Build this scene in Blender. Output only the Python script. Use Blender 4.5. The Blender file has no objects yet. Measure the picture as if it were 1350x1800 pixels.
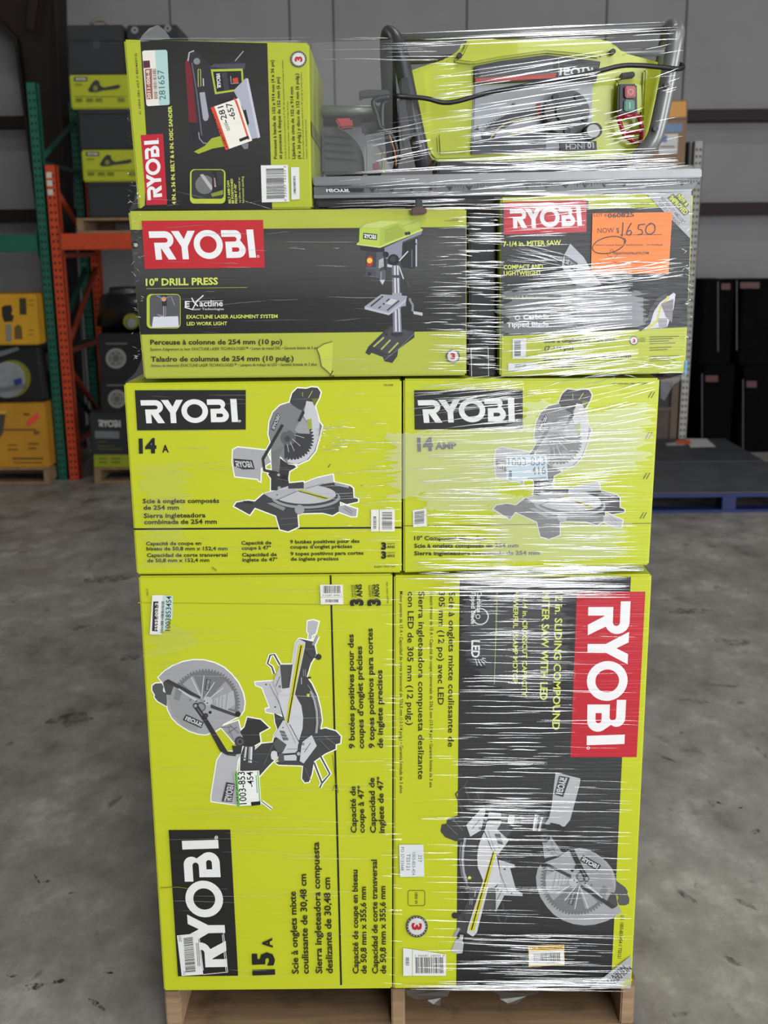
import bpy, bmesh, math, random
from mathutils import Vector, Matrix, Euler
from mathutils.geometry import tessellate_polygon
random.seed(7)
SC = bpy.context.scene
COL = SC.collection

# ------------------------------------------------------------------ camera
F = 1900.0
CAM = Vector((0.0, 0.0, 1.71))
PITCH, ROLL = math.radians(13.8), math.radians(-0.55)
ROT = Euler((math.radians(90) - PITCH, 0, 0)).to_matrix() @ Matrix.Rotation(ROLL, 3, 'Z')
cd = bpy.data.cameras.new('camera')
cd.sensor_fit = 'VERTICAL'; cd.sensor_height = 36.0; cd.lens = F / 1800 * 36.0
cd.clip_start = 0.05; cd.clip_end = 100
cd.dof.use_dof = True; cd.dof.focus_distance = 2.2; cd.dof.aperture_fstop = 5.2
cam = bpy.data.objects.new('camera', cd); COL.objects.link(cam)
cam.matrix_world = Matrix.Translation(CAM) @ ROT.to_4x4()
SC.camera = cam

# ------------------------------------------------------------------ world, lights, exposure
SC.view_settings.view_transform = 'Standard'; SC.view_settings.look = 'None'
SC.view_settings.gamma = 1.0; SC.view_settings.use_curve_mapping = False
SC.view_settings.exposure = 0.33
wd = bpy.data.worlds.new('world'); SC.world = wd; wd.use_nodes = True
wd.node_tree.nodes['Background'].inputs[0].default_value = (0.80, 0.86, 0.92, 1)
wd.node_tree.nodes['Background'].inputs[1].default_value = 0.08

def area(name, loc, target, sx, sy, power, col=(1, 1, 1)):
    l = bpy.data.lights.new(name, 'AREA'); l.shape = 'RECTANGLE'; l.size = sx; l.size_y = sy
    l.energy = power; l.color = col
    o = bpy.data.objects.new(name, l); COL.objects.link(o); o.location = loc
    o.rotation_euler = (Vector(target) - Vector(loc)).to_track_quat('-Z', 'Y').to_euler()
    return o
# the open dock door behind the photographer and the high bay lamps at the back
area('dock_door_daylight', (3.2, -7.2, 2.2), (0.0, 2.6, 0.9), 3.6, 3.6, 400, (0.94, 0.97, 1.0))
area('side_fill_light', (8.6, -0.6, 2.1), (0.0, 2.4, 0.2), 4.0, 3.8, 420, (0.94, 0.97, 1.0))  # unseen source added so the floor left of the stack falls darker
for hx in (0.9, 4.6):
    area('streak_fill_light', (hx, -3.2, 6.8), (hx, -3.2, 0), 0.9, 5.0, 185, (1.0, 0.985, 0.96))  # unseen overhead panels added to give the film creases wider highlights
for hx in (-3.6, 0.8, 5.0):
    area('high_bay_lamp', (hx, 5.6, 6.2), (hx, 5.6, 0), 1.3, 0.35, 24, (1.0, 0.97, 0.92))

# ------------------------------------------------------------------ projection helpers
def ray(px, py):
    return (ROT @ Vector(((px - 675) / F, -(py - 900) / F, -1.0))).normalized()
def P(px, py, Y):
    """the point of the vertical plane at distance Y seen at a pixel of the photograph"""
    d = ray(px, py); return CAM + d * ((Y - CAM.y) / d.y)
def PZ(px, py, z):
    d = ray(px, py); return CAM + d * ((z - CAM.z) / d.z)
def pyz(px, z, Y):
    """pixel row at which height z of the plane Y stands in column px"""
    a, b = -400., 2400.
    for _ in range(50):
        m = (a + b) / 2
        if P(px, m, Y).z > z: a = m
        else: b = m
    return a
def crop(ox, oy, s):
    return lambda x, y: (ox + x * s, oy + y * s)
K1 = crop(200, 30, .26667); K2 = crop(540, 30, .52593); K3 = crop(200, 350, .26667); K4 = crop(540, 350, .26667)
K5 = crop(860, 320, .28148); K6 = crop(200, 650, .38519); K7 = crop(680, 650, .38519); K8 = crop(220, 1000, .37037)
K9 = crop(220, 1400, .37037); K10 = crop(680, 1000, .35556); K11 = crop(680, 1380, .35556)
D1 = crop(260, 1080, .13333); D2 = crop(360, 1070, .2); DE = crop(400, 670, .17778); DF = crop(610, 380, .15)
S1 = crop(660, 40, .22222); S2 = crop(940, 30, .22963); S3 = crop(540, 160, .16296)

# ------------------------------------------------------------------ materials
def lin(c):
    return tuple((x / 255 / 12.92) if x / 255 <= .04045 else ((x / 255 + .055) / 1.055) ** 2.4 for x in c[:3])
MATS = {}
def new_mat(name):
    m = bpy.data.materials.new(name); m.use_nodes = True
    nt = m.node_tree; return m, nt, nt.nodes['Principled BSDF']
def mapping(nt, scale):
    tc = nt.nodes.new('ShaderNodeTexCoord'); mp = nt.nodes.new('ShaderNodeMapping')
    mp.inputs['Scale'].default_value = scale
    nt.links.new(tc.outputs['Object'], mp.inputs['Vector']); return mp.outputs['Vector']
def noise(nt, vec, scale, detail=3, rough=.5):
    n = nt.nodes.new('ShaderNodeTexNoise'); n.inputs['Scale'].default_value = scale
    n.inputs['Detail'].default_value = detail; n.inputs['Roughness'].default_value = rough
    nt.links.new(vec, n.inputs['Vector']); return n.outputs['Fac']
def ramp(nt, fac, stops):
    r = nt.nodes.new('ShaderNodeValToRGB'); e = r.color_ramp.elements
    while len(e) < len(stops): e.new(.5)
    for i, (p, c) in enumerate(stops): e[i].position = p; e[i].color = (*c, 1)
    nt.links.new(fac, r.inputs['Fac']); return r.outputs['Color']
def bump(nt, h, b, strength, dist):
    n = nt.nodes.new('ShaderNodeBump'); n.inputs['Strength'].default_value = strength
    n.inputs['Distance'].default_value = dist
    nt.links.new(h, n.inputs['Height']); nt.links.new(n.outputs['Normal'], b.inputs['Normal'])
    return n
def plain(col, rough=.5, metal=0., var=.12, scale=30., bumps=0., spec=.5, coat=0.):
    key = ('plain', tuple(col), rough, metal, var, scale, bumps, spec, coat)
    if key in MATS: return MATS[key]
    m, nt, b = new_mat('surface'); c = lin(col)
    v = mapping(nt, (1, 1, 1)); f = noise(nt, v, scale, 4)
    cc = ramp(nt, f, [(.25, tuple(x * (1 - var) for x in c)), (.75, tuple(min(1, x * (1 + var)) for x in c))])
    nt.links.new(cc, b.inputs['Base Color'])
    b.inputs['Roughness'].default_value = rough; b.inputs['Metallic'].default_value = metal
    b.inputs['Specular IOR Level'].default_value = spec; b.inputs['Coat Weight'].default_value = coat
    if bumps: bump(nt, f, b, bumps, .004)
    MATS[key] = m; return m
def ink(col, coat=.3):
    """printed cardboard under tight stretch film: colour, faint flute lines, glossy film with fine horizontal creases"""
    key = ('ink', tuple(col), coat)
    if key in MATS: return MATS[key]
    m, nt, b = new_mat('print'); c = lin(col)
    v = mapping(nt, (3, 3, 150)); f = noise(nt, v, 1.0, 3, .6)
    v2 = mapping(nt, (6, 6, 6)); f2 = noise(nt, v2, 1.0, 3)
    mx = nt.nodes.new('ShaderNodeMath'); mx.operation = 'ADD'
    nt.links.new(f, mx.inputs[0]); nt.links.new(f2, mx.inputs[1])
    cc = ramp(nt, mx.outputs[0], [(.35, tuple(x * .93 for x in c)), (.95, tuple(min(1, x * 1.05 + .002) for x in c))])
    nt.links.new(cc, b.inputs['Base Color'])
    b.inputs['Roughness'].default_value = .5; b.inputs['Specular IOR Level'].default_value = .3
    b.inputs['Coat Weight'].default_value = coat; b.inputs['Coat Roughness'].default_value = .16
    n = nt.nodes.new('ShaderNodeBump'); n.inputs['Strength'].default_value = .7; n.inputs['Distance'].default_value = .0022
    nt.links.new(f, n.inputs['Height']); nt.links.new(n.outputs['Normal'], b.inputs['Coat Normal'])
    MATS[key] = m; return m
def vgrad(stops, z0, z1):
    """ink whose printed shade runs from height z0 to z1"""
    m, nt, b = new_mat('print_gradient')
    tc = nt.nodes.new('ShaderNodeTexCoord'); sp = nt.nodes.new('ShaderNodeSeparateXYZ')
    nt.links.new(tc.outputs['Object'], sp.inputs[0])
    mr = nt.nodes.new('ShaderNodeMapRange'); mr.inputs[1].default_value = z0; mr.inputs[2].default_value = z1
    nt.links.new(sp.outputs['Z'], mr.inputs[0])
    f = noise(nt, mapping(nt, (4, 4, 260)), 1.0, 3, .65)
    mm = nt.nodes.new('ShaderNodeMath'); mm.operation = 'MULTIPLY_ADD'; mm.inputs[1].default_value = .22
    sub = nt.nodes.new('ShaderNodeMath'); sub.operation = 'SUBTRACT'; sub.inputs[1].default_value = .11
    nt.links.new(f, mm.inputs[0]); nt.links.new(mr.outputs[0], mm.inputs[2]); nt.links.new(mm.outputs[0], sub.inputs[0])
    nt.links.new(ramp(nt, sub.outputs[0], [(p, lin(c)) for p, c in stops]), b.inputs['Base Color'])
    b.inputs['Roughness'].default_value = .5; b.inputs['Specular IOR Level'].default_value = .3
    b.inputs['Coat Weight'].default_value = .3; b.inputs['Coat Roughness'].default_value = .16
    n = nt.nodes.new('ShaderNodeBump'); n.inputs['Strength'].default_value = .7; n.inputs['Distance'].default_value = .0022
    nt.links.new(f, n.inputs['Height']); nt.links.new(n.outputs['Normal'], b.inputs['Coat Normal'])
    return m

# ------------------------------------------------------------------ objects
def thing(name, loc, label, cat, group=None):
    o = bpy.data.objects.new(name, None); COL.objects.link(o); o.location = loc
    o.empty_display_size = .05
    o['label'] = label; o['category'] = cat
    if group: o['group'] = group
    return o
def link(name, me, parent=None, mat=None, smooth=False, label=None):
    if mat is not None:
        for m in (mat if isinstance(mat, (list, tuple)) else [mat]): me.materials.append(m)
    if smooth: me.polygons.foreach_set('use_smooth', [True] * len(me.polygons))
    o = bpy.data.objects.new(name, me); COL.objects.link(o)
    if parent is not None:
        o.parent = parent
        o.matrix_parent_inverse = Matrix.Translation(-Vector(parent.location)) if parent.type == 'EMPTY' else Matrix()
    if label: o['label'] = label
    return o
def mesh(name, verts, faces, parent=None, mat=None, smooth=False, label=None):
    me = bpy.data.meshes.new(name); me.from_pydata([tuple(v) for v in verts], [], faces); me.update()
    return link(name, me, parent, mat, smooth, label)
def from_bm(name, bm, parent=None, mat=None, smooth=False, label=None):
    bmesh.ops.recalc_face_normals(bm, faces=bm.faces)
    me = bpy.data.meshes.new(name); bm.to_mesh(me); bm.free()
    return link(name, me, parent, mat, smooth, label)
def tag(o, label, cat, group=None):
    o['label'] = label; o['category'] = cat
    if group: o['group'] = group
    return o
def structure(o): o['kind'] = 'structure'; return o
def add_hull(bm, front, back):
    """closed prism between two loops of equal length"""
    n = len(front); a = [bm.verts.new(v) for v in front]; b = [bm.verts.new(v) for v in back]
    fs = []
    for i in range(n):
        fs.append(bm.faces.new((a[i], a[(i + 1) % n], b[(i + 1) % n], b[i])))
    if n == 4:
        fs += [bm.faces.new(a), bm.faces.new(b[::-1])]
    else:
        for t in tessellate_polygon([[Vector(v) for v in front]]):
            try:
                bm.faces.new([a[i] for i in t]); bm.faces.new([b[i] for i in reversed(t)])
            except ValueError: pass
    return fs
def add_box(bm, x0, x1, y0, y1, z0, z1):
    add_hull(bm, [(x0, y0, z0), (x1, y0, z0), (x1, y0, z1), (x0, y0, z1)], [(x0, y1, z0), (x1, y1, z0), (x1, y1, z1), (x0, y1, z1)])
def box(name, x0, x1, y0, y1, z0, z1, parent=None, mat=None, bev=0., label=None):
    bm = bmesh.new(); add_box(bm, x0, x1, y0, y1, z0, z1)
    if bev: bmesh.ops.bevel(bm, geom=bm.edges[:], offset=bev, segments=2, affect='EDGES', clamp_overlap=True)
    return from_bm(name, bm, parent, mat, label=label)
def prism(name, pts, Y0, Y1, parent=None, mat=None, bev=0., label=None, smooth=False):
    """outline given in photograph pixels at distance Y0, extruded straight back to Y1"""
    fr = [P(x, y, Y0) for x, y in pts]; bk = [Vector((v.x, Y1, v.z)) for v in fr]
    bm = bmesh.new(); add_hull(bm, fr, bk)
    bmesh.ops.recalc_face_normals(bm, faces=bm.faces)
    if bev:
        es = [e for e in bm.edges if len(e.link_faces) == 2 and e.calc_face_angle(0) > .25]
        bmesh.ops.bevel(bm, geom=es, offset=bev, segments=2, affect='EDGES', clamp_overlap=True)
    return from_bm(name, bm, parent, mat, smooth, label)
def add_tube(bm, pts, r, n=10, cap=True):
    pts = [Vector(p) for p in pts]; rings = []
    up = None
    for i, p in enumerate(pts):
        t = (pts[min(i + 1, len(pts) - 1)] - pts[max(i - 1, 0)]).normalized()
        if up is None: up = t.cross(Vector((0.13, .9, .4))).normalized()
        u = (up - t * up.dot(t)).normalized(); up = u; w = t.cross(u)
        rr = r[i] if isinstance(r, (list, tuple)) else r
        rings.append([bm.verts.new(p + (u * math.cos(a) + w * math.sin(a)) * rr) for a in [2 * math.pi * k / n for k in range(n)]])
    for a, b in zip(rings, rings[1:]):
        for k in range(n): bm.faces.new((a[k], a[(k + 1) % n], b[(k + 1) % n], b[k]))
    if cap: bm.faces.new(rings[0][::-1]); bm.faces.new(rings[-1])
def tube(name, pts, r, parent=None, mat=None, n=10, label=None):
    bm = bmesh.new(); add_tube(bm, pts, r, n); return from_bm(name, bm, parent, mat, True, label)
def spline(pts, k=8):
    """Catmull-Rom through points of any dimension"""
    pts = [Vector(p) for p in pts]; out = []
    for i in range(len(pts) - 1):
        p0 = pts[max(i - 1, 0)]; p1 = pts[i]; p2 = pts[i + 1]; p3 = pts[min(i + 2, len(pts) - 1)]
        for j in range(k):
            t = j / k
            out.append(.5 * ((2 * p1) + (p2 - p0) * t + (2 * p0 - 5 * p1 + 4 * p2 - p3) * t * t + (3 * p1 - p0 - 3 * p2 + p3) * t ** 3))
    out.append(pts[-1]); return out
def disc(name, px, py, Y, rpx, Y1, parent, mat, n=24, bev=0., ry=None, label=None):
    ry = ry or rpx
    return prism(name, [(px + rpx * math.cos(2 * math.pi * k / n), py + ry * math.sin(2 * math.pi * k / n)) for k in range(n)], Y, Y1, parent, mat, bev, label)

# ------------------------------------------------------------------ flat print on carton faces
class Face:
    """vertical carton front; coordinates are pixels of the photograph cast onto it"""
    def __init__(s, Y, base=.0004): s.Y = Y; s.off = base; s.parts = {}; s.cur = None; s.step = 1.6e-5; s.each = None
    def part(s, name):
        s.each = name if name in ('printed_text', 'headline', 'printed_mark') else None
        s.cur = s.parts.setdefault(name, {'v': [], 'f': [], 'm': [], 'mats': []}); return s
    def pt(s, xy): p = P(xy[0], xy[1], s.Y); p.y -= s.off; return p
    def mi(s, mat):
        if mat not in s.cur['mats']: s.cur['mats'].append(mat)
        return s.cur['mats'].index(mat)
    def tri(s, pts2, tris, mat, bumpoff=True):
        c = s.cur; b = len(c['v']); i = s.mi(mat)
        if bumpoff: s.off += s.step
        c['v'] += [s.pt(p) for p in pts2]
        for t in tris: c['f'].append(tuple(b + k for k in t)); c['m'].append(i)
    def poly(s, pts, col, k=None, holes=(), mat=None):
        if k: pts = [k(*p) for p in pts]; holes = [[k(*p) for p in h] for h in holes]
        loops = [[Vector((x, y, 0)) for x, y in pts]] + [[Vector((x, y, 0)) for x, y in h] for h in holes]
        s.tri([p for l in loops for p in [(v.x, v.y) for v in l]], tessellate_polygon(loops), mat or ink(col))
    def stroke(s, pts, w, col, k=None, mat=None):
        if k:
            w = w * math.hypot(k(1, 0)[0] - k(0, 0)[0], k(1, 0)[1] - k(0, 0)[1]); pts = [k(*p) for p in pts]
        V = [Vector(p) for p in pts]; vs = []; fs = []
        for i, p in enumerate(V):
            t = (V[min(i + 1, len(V) - 1)] - V[max(i - 1, 0)]).normalized()
            n = Vector((-t.y, t.x)) * w / 2; vs += [p + n, p - n]
        for i in range(len(V) - 1): a = 2 * i; fs += [(a, a + 1, a + 3), (a, a + 3, a + 2)]
        s.tri([(v.x, v.y) for v in vs], fs, mat or ink(col))
    def circ(s, c, r, col, k=None, n=20, ry=None):
        ry = ry or r
        s.poly([(c[0] + r * math.cos(2 * math.pi * i / n), c[1] + ry * math.sin(2 * math.pi * i / n)) for i in range(n)], col, k)
    def ring(s, c, r, ri, col, k=None, n=24):
        f = lambda q: [(c[0] + q * math.cos(2 * math.pi * i / n), c[1] + q * math.sin(2 * math.pi * i / n)) for i in range(n)]
        s.poly(f(r), col, k, [f(ri)])
    def text(s, st, p0, p1, h, col, k=None, bold=.018, mat=None):
        if k: sc = math.hypot(k(1, 0)[0] - k(0, 0)[0], k(1, 0)[1] - k(0, 0)[1]); p0 = k(*p0); p1 = k(*p1); h = h * sc
        vs, fs, x0, x1 = glyphs(st, bold)
        if s.each: s.cur = s.parts.setdefault('%s#%d' % (s.each, len(s.parts)), {'v': [], 'f': [], 'm': [], 'mats': []})   # every printed line is a part of its own
        d = Vector(p1) - Vector(p0); L = d.length; d.normalize(); up = Vector((d.y, -d.x))
        kx = L / max(1e-6, x1 - x0); ky = h / CAPH
        s.tri([tuple(Vector(p0) + d * ((x - x0) * kx) + up * (y * ky)) for x, y in vs], fs, mat or ink(col))
    def logo(s, q, col, k=None, reg=True):
        if k: q = [k(*p) for p in q]
        a, b, c, d = [Vector(p) for p in q]
        def uv(x, y):
            u = (x - 230) / 705; v = (y - 203) / 194
            p = (a * (1 - u) + b * u) * (1 - v) + (d * (1 - u) + c * u) * v; return (p.x, p.y)
        for loop in LOGO: s.poly([uv(*p) for p in loop[0]], col, None, [[uv(*p) for p in h] for h in loop[1:]])
    def bars(s, q, n, col=(25, 25, 25), k=None, seed=1, along=True):
        """barcode: n strokes across quad q from its first edge to its last"""
        if k: q = [k(*p) for p in q]
        a, b, c, d = [Vector(p) for p in q]; r = random.Random(seed); t = 0; ws = []
        for i in range(n): ws.append((r.choice((1, 1, 2, 3)), r.choice((1, 1, 2))))
        tot = sum(w + g for w, g in ws); vs = []; fs = []
        for w, g in ws:
            for tt in (t / tot, (t + w) / tot):
                vs += [tuple(a.lerp(b, tt)), tuple(d.lerp(c, tt))]
            m = len(vs); fs += [(m - 4, m - 3, m - 1), (m - 4, m - 1, m - 2)]; t += w + g
        s.tri(vs, fs, ink(col))
    def badge(s, c, r, k, rot=0.):
        s.circ(c, r, (205, 205, 200), k); s.ring(c, r, r * .72, (70, 70, 72), k); s.ring(c, r * .78, r * .7, (200, 200, 200), k)
        d = Vector((math.cos(rot), math.sin(rot))); up = Vector((d.y, -d.x)); o = Vector(c) - d * r * .33 - up * r * .42
        for i in range(20):
            a0 = 2 * math.pi * i / 20; e = Vector(c) + Vector((math.cos(a0), math.sin(a0))) * r * .86
            s.circ(tuple(e), r * .045, (215, 215, 215), k, 5)
        s.text('3', tuple(o), tuple(o + d * r * .66), r * .84, (178, 32, 48), k, .05)
    def build(s, parent, labels={}):
        for nm, c in s.parts.items():
            if not c['f']: continue
            me = bpy.data.meshes.new(nm); me.from_pydata([tuple(v) for v in c['v']], [], c['f']); me.update()
            me.polygons.foreach_set('material_index', c['m'])
            bm = bmesh.new(); bm.from_mesh(me)
            for f in bm.faces:
                if f.normal.y > 0: f.normal_flip()
            bm.to_mesh(me); bm.free()
            o = link(nm.split('#')[0], me, parent, c['mats'], label=labels.get(nm))
            if nm in STUFF: o['kind'] = 'stuff'
STUFF = ('small_print', 'staple', 'latch', 'feature_icon', 'scuff_mark')
GL = {}
def glyphs(st, bold):
    key = (st, bold)
    if key in GL: return GL[key]
    cu = bpy.data.curves.new('t', 'FONT'); cu.body = st; cu.offset = bold; cu.resolution_u = 2; cu.fill_mode = 'BOTH'
    o = bpy.data.objects.new('t', cu); COL.objects.link(o)
    dg = bpy.context.evaluated_depsgraph_get(); me = o.evaluated_get(dg).to_mesh()
    vs = [(v.co.x, v.co.y) for v in me.vertices]; me.calc_loop_triangles()
    fs = [tuple(t.vertices) for t in me.loop_triangles]
    o.evaluated_get(dg).to_mesh_clear(); bpy.data.objects.remove(o); bpy.data.curves.remove(cu)
    GL[key] = (vs, fs, min([v[0] for v in vs] or [0]), max([v[0] for v in vs] or [1])); return GL[key]
CAPH = .7
CAPH = max(v[1] for v in glyphs('H', .018)[0])
def arc(cx, cy, r, a0, a1, n=8, ry=None):
    ry = ry or r
    return [(cx + r * math.cos(math.radians(a0 + (a1 - a0) * i / n)), cy + ry * math.sin(math.radians(a0 + (a1 - a0) * i / n))) for i in range(n + 1)]
LOGO = [
    [[(230, 206)] + arc(335, 262, 56, -90, 70) + [(397, 397), (345, 397), (303, 322), (300, 322), (300, 397), (258, 397), (258, 283)] + arc(335, 266.5, 16.5, 90, -90, 6) + [(230, 250)]],
    [[(380, 206), (432, 206), (461, 262), (490, 206), (540, 206), (482, 312), (482, 397), (440, 397), (440, 312)]],
    [arc(622, 300, 98, 0, 350, 27), arc(622, 300, 57, 0, 350, 27)],
    [[(715, 205)] + arc(806, 247, 42, -90, 40, 7) + arc(818, 339, 54, -42, 90, 8) + [(738, 393), (738, 283)] + arc(800, 266.5, 16.5, 90, -90, 6) + [(715, 250)],
     [(780, 322)] + arc(815, 337, 15, -90, 90, 6) + [(780, 352)]],
    [[(886, 203), (932, 203), (938, 393), (892, 393)]],
    [arc(952, 385, 8, 0, 330, 11), arc(952, 385, 5, 0, 330, 11)],
]
def inflate(pts, d):
    V = [Vector(p) for p in pts]; n = len(V); A = sum(V[i].x * V[(i + 1) % n].y - V[(i + 1) % n].x * V[i].y for i in range(n))
    sg = 1 if A > 0 else -1; out = []
    for i in range(n):
        e0 = (V[i] - V[i - 1]).normalized(); e1 = (V[(i + 1) % n] - V[i]).normalized()
        nn = Vector((e0.y + e1.y, -e0.x - e1.x)) * sg
        m = nn.length
        nn = nn / m * min(1.6, 2 / max(m, .5)) * d if m > .1 else Vector((0, 0))
        out.append(tuple(V[i] + nn))
    return out
def picture(face, els, xf, outline=None):
    """els: ('p', k, pts, colour) polygons, ('s', k, pts, width, colour) strokes, ('c', k, c, r, colour) discs, ('l', k, quad, colour) logos"""
    def m(k): return (lambda x, y: xf(*k(x, y))) if xf else k
    g = lambda c: (c, c, int(c * 1.02)) if isinstance(c, int) else c
    if outline:
        for e in els:
            if e[0] == 'p': face.poly(inflate([m(e[1])(*p) for p in e[2]], 2.2), outline)
            elif e[0] == 's': face.stroke(e[2], e[3] + 2.2 * 2 / (e[1](1, 0)[0] - e[1](0, 0)[0]), outline, m(e[1]))
    for e in els:
        if e[0] in 'pq': face.poly(e[2], g(e[3]), m(e[1]))
        elif e[0] in 'st': face.stroke(e[2], e[3], g(e[4]), m(e[1]))
        elif e[0] == 'c': face.circ(e[2], e[3], g(e[4]), m(e[1]))
        elif e[0] == 'l': face.logo(e[2], g(e[3]), m(e[1]))
def similarity(a0, a1, b0, b1):
    A = complex(*a1) - complex(*a0); B = complex(*b1) - complex(*b0); R = B / A
    def f(x, y): z = complex(*b0) + (complex(x, y) - complex(*a0)) * R; return (z.real, z.imag)
    return f

# ------------------------------------------------------------------ the hall
def concrete():
    m, nt, b = new_mat('concrete')
    f1 = noise(nt, mapping(nt, (1, .8, 1)), 1.5, 8, .6)
    f2 = noise(nt, mapping(nt, (1, .7, 1)), 8.0, 12, .74)
    f3 = noise(nt, mapping(nt, (1.0, .8, 1)), 2.6, 6, .6)
    mx = nt.nodes.new('ShaderNodeMath'); mx.operation = 'MULTIPLY_ADD'; mx.inputs[1].default_value = .95
    nt.links.new(f2, mx.inputs[0]); nt.links.new(f1, mx.inputs[2])
    dv = nt.nodes.new('ShaderNodeMath'); dv.operation = 'DIVIDE'; dv.inputs[1].default_value = 1.3; nt.links.new(mx.outputs[0], dv.inputs[0])
    c = ramp(nt, dv.outputs[0], [(.48, lin((78, 75, 71))), (.66, lin((126, 123, 118))), (.82, lin((150, 147, 142))), (.98, lin((184, 181, 175)))])
    st = ramp(nt, f3, [(.60, (1, 1, 1)), (.70, (.55, .54, .53))])
    f4 = noise(nt, mapping(nt, (1.6, .7, 1)), 9.0, 5, .55)
    st2 = ramp(nt, f4, [(.65, (1, 1, 1)), (.73, (.40, .39, .38))])
    m1 = nt.nodes.new('ShaderNodeMixRGB'); m1.blend_type = 'MULTIPLY'; m1.inputs[0].default_value = 1
    m2 = nt.nodes.new('ShaderNodeMixRGB'); m2.blend_type = 'MULTIPLY'; m2.inputs[0].default_value = .8
    nt.links.new(c, m1.inputs[1]); nt.links.new(st, m1.inputs[2]); nt.links.new(m1.outputs[0], m2.inputs[1]); nt.links.new(st2, m2.inputs[2])
    nt.links.new(m2.outputs[0], b.inputs['Base Color'])
    rr = ramp(nt, f1, [(.3, (.38,) * 3), (.7, (.62,) * 3)]); nt.links.new(rr, b.inputs['Roughness'])
    b.inputs['Specular IOR Level'].default_value = .35
    bump(nt, f2, b, .12, .004); return m
floor = structure(box('floor', -9, 9, -8, 10.2, -.12, 0, None, concrete()))
def stain_mat(c, amount, scale):
    m, nt, b = new_mat('stain'); b.inputs['Base Color'].default_value = (*lin(c), 1); b.inputs['Roughness'].default_value = .6
    f = noise(nt, mapping(nt, (1, .6, 1)), scale, 6, .7)
    r = ramp(nt, f, [(.42, (0, 0, 0)), (.62, (amount,) * 3)]); nt.links.new(r, b.inputs['Alpha']); return m
STAIN = stain_mat((46, 44, 42), .8, 60); STAIN2 = stain_mat((66, 63, 60), .5, 24)
def stain(px, py, lx, ly, rot, mat, seed, n=18):
    c = PZ(px, py, 0); r = random.Random(seed); vs = []
    for i in range(n):
        a = 2 * math.pi * i / n; q = r.uniform(.55, 1.1); x, y = lx * math.cos(a) * q, ly * math.sin(a) * q
        vs.append((c.x + x * math.cos(rot) - y * math.sin(rot), c.y + x * math.sin(rot) + y * math.cos(rot), .0006))
    mesh('floor_stain', vs, [tuple(range(n))], floor, mat)
for i, (x, y, lx, ly, rt, m) in enumerate(((170, 1765, .034, .008, -.7, STAIN), (60, 1735, .03, .016, .2, STAIN), (20, 1715, .014, .008, 0, STAIN), (105, 1725, .02, .009, .3, STAIN), (190, 1710, .015, .006, .1, STAIN), (82, 1550, .012, .006, .3, STAIN), (65, 1545, .03, .004, -1.0, STAIN), (125, 1570, .012, .005, .6, STAIN), (190, 1018, .16, .09, .1, STAIN2), (150, 1103, .10, .05, 0, STAIN2), (230, 1155, .06, .04, .2, STAIN2), (120, 1265, .09, .07, .4, STAIN2),
        (1328, 1462, .022, .014, .7, STAIN), (1302, 1420, .010, .006, 0, STAIN), (1205, 1575, .05, .014, -1.1, STAIN2), (1313, 1590, .035, .014, -.8, STAIN2), (1260, 1410, .03, .008, -.6, STAIN), (1220, 1232, .06, .02, -.3, STAIN2), (1275, 1205, .08, .012, -.2, STAIN2), (1210, 1075, .14, .05, .1, STAIN2), (1290, 1130, .10, .05, 0, STAIN2), (1195, 1784, .03, .010, .2, STAIN2), (1290, 1690, .03, .012, -.9, STAIN2), (1165, 1330, .05, .012, -.9, STAIN2))):
    stain(x, y, lx, ly, rt, m, i)
WALLM = plain((136, 135, 136), .7, 0, .07, 2.5)
DARKW = plain((96, 94, 94), .8)
YW = 9.8
wb = structure(box('wall_back', -9, 9, YW + .04, YW + .2, 0, 7.0, None, DARKW))
seams = [P(x, 60, YW).x for x in (-420, -160, 104, 300, 509, 586, 820, 1065, 1205, 1420, 1660)]
for a, b_ in zip(seams, seams[1:]):
    box('wall_panel', a + .005, b_ - .005, YW, YW + .05, 0.0, 6.9, wb, WALLM, .008)
structure(box('wall_left', -9.1, -8.9, -8, 10, 0, 7.0, None, plain((120, 118, 118), .7)))
structure(box('wall_right', 8.9, 9.1, -8, 10, 0, 7.0, None, plain((120, 118, 118), .7)))
structure(box('ceiling', -9.1, 9.1, -1.5, 10, 6.9, 7.0, None, plain((120, 119, 118), .8)))
RED = plain((32, 17, 18), .6, 0, .2, 30, 0, .3)
def girt(n, y0, y1):
    zt = P(1280, y0, YW - .18).z; zb = P(1280, y1, YW - .18).z
    bm = bmesh.new()
    add_box(bm, -8.8, 8.8, YW - .2, YW - .185, zb, zt)
    add_box(bm, -8.8, 8.8, YW - .185, YW - .005, zt - .012, zt)
    add_box(bm, -8.8, 8.8, YW - .185, YW - .005, zb, zb + .012)
    structure(from_bm('trim_%d' % n, bm, None, RED))
girt(1, 192, 212); girt(2, 356, 378); girt(3, 20 - 330, 40 - 330)
# tapered steel frame leg in the corner of the view
sc_ = bpy.data.objects.new('steel_column', None); COL.objects.link(sc_); sc_['kind'] = 'structure'
sc_['label'] = 'dark red tapered steel building column behind the green rack'; 
sc_.location = (P(70, 300, 9.3).x, 9.3, 0)
fl = lambda pts, Y0, Y1, nm: prism(nm, pts, Y0, Y1, sc_, RED, .004)
base = PZ(98, 810, 0.0)
def col_poly(pts): return pts
web = [(-70, -160), (92, -160), (95, 20), (112, 395), (136, 800), (104, 800), (72, 395), (29, 70), (-2, 38), (-70, 8)]
fl(web, 9.36, 9.38, 'web')
fl([(92, -160), (100, -160), (103, 20), (118, 395), (141, 800), (135, 800), (111, 395), (94, 20)], 9.25, 9.49, 'flange')
fl([(-70, 0), (-2, 32), (29, 66), (72, 395), (104, 800), (98, 800), (66, 395), (24, 72), (-4, 42), (-70, 12)], 9.25, 9.49, 'flange')
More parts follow.
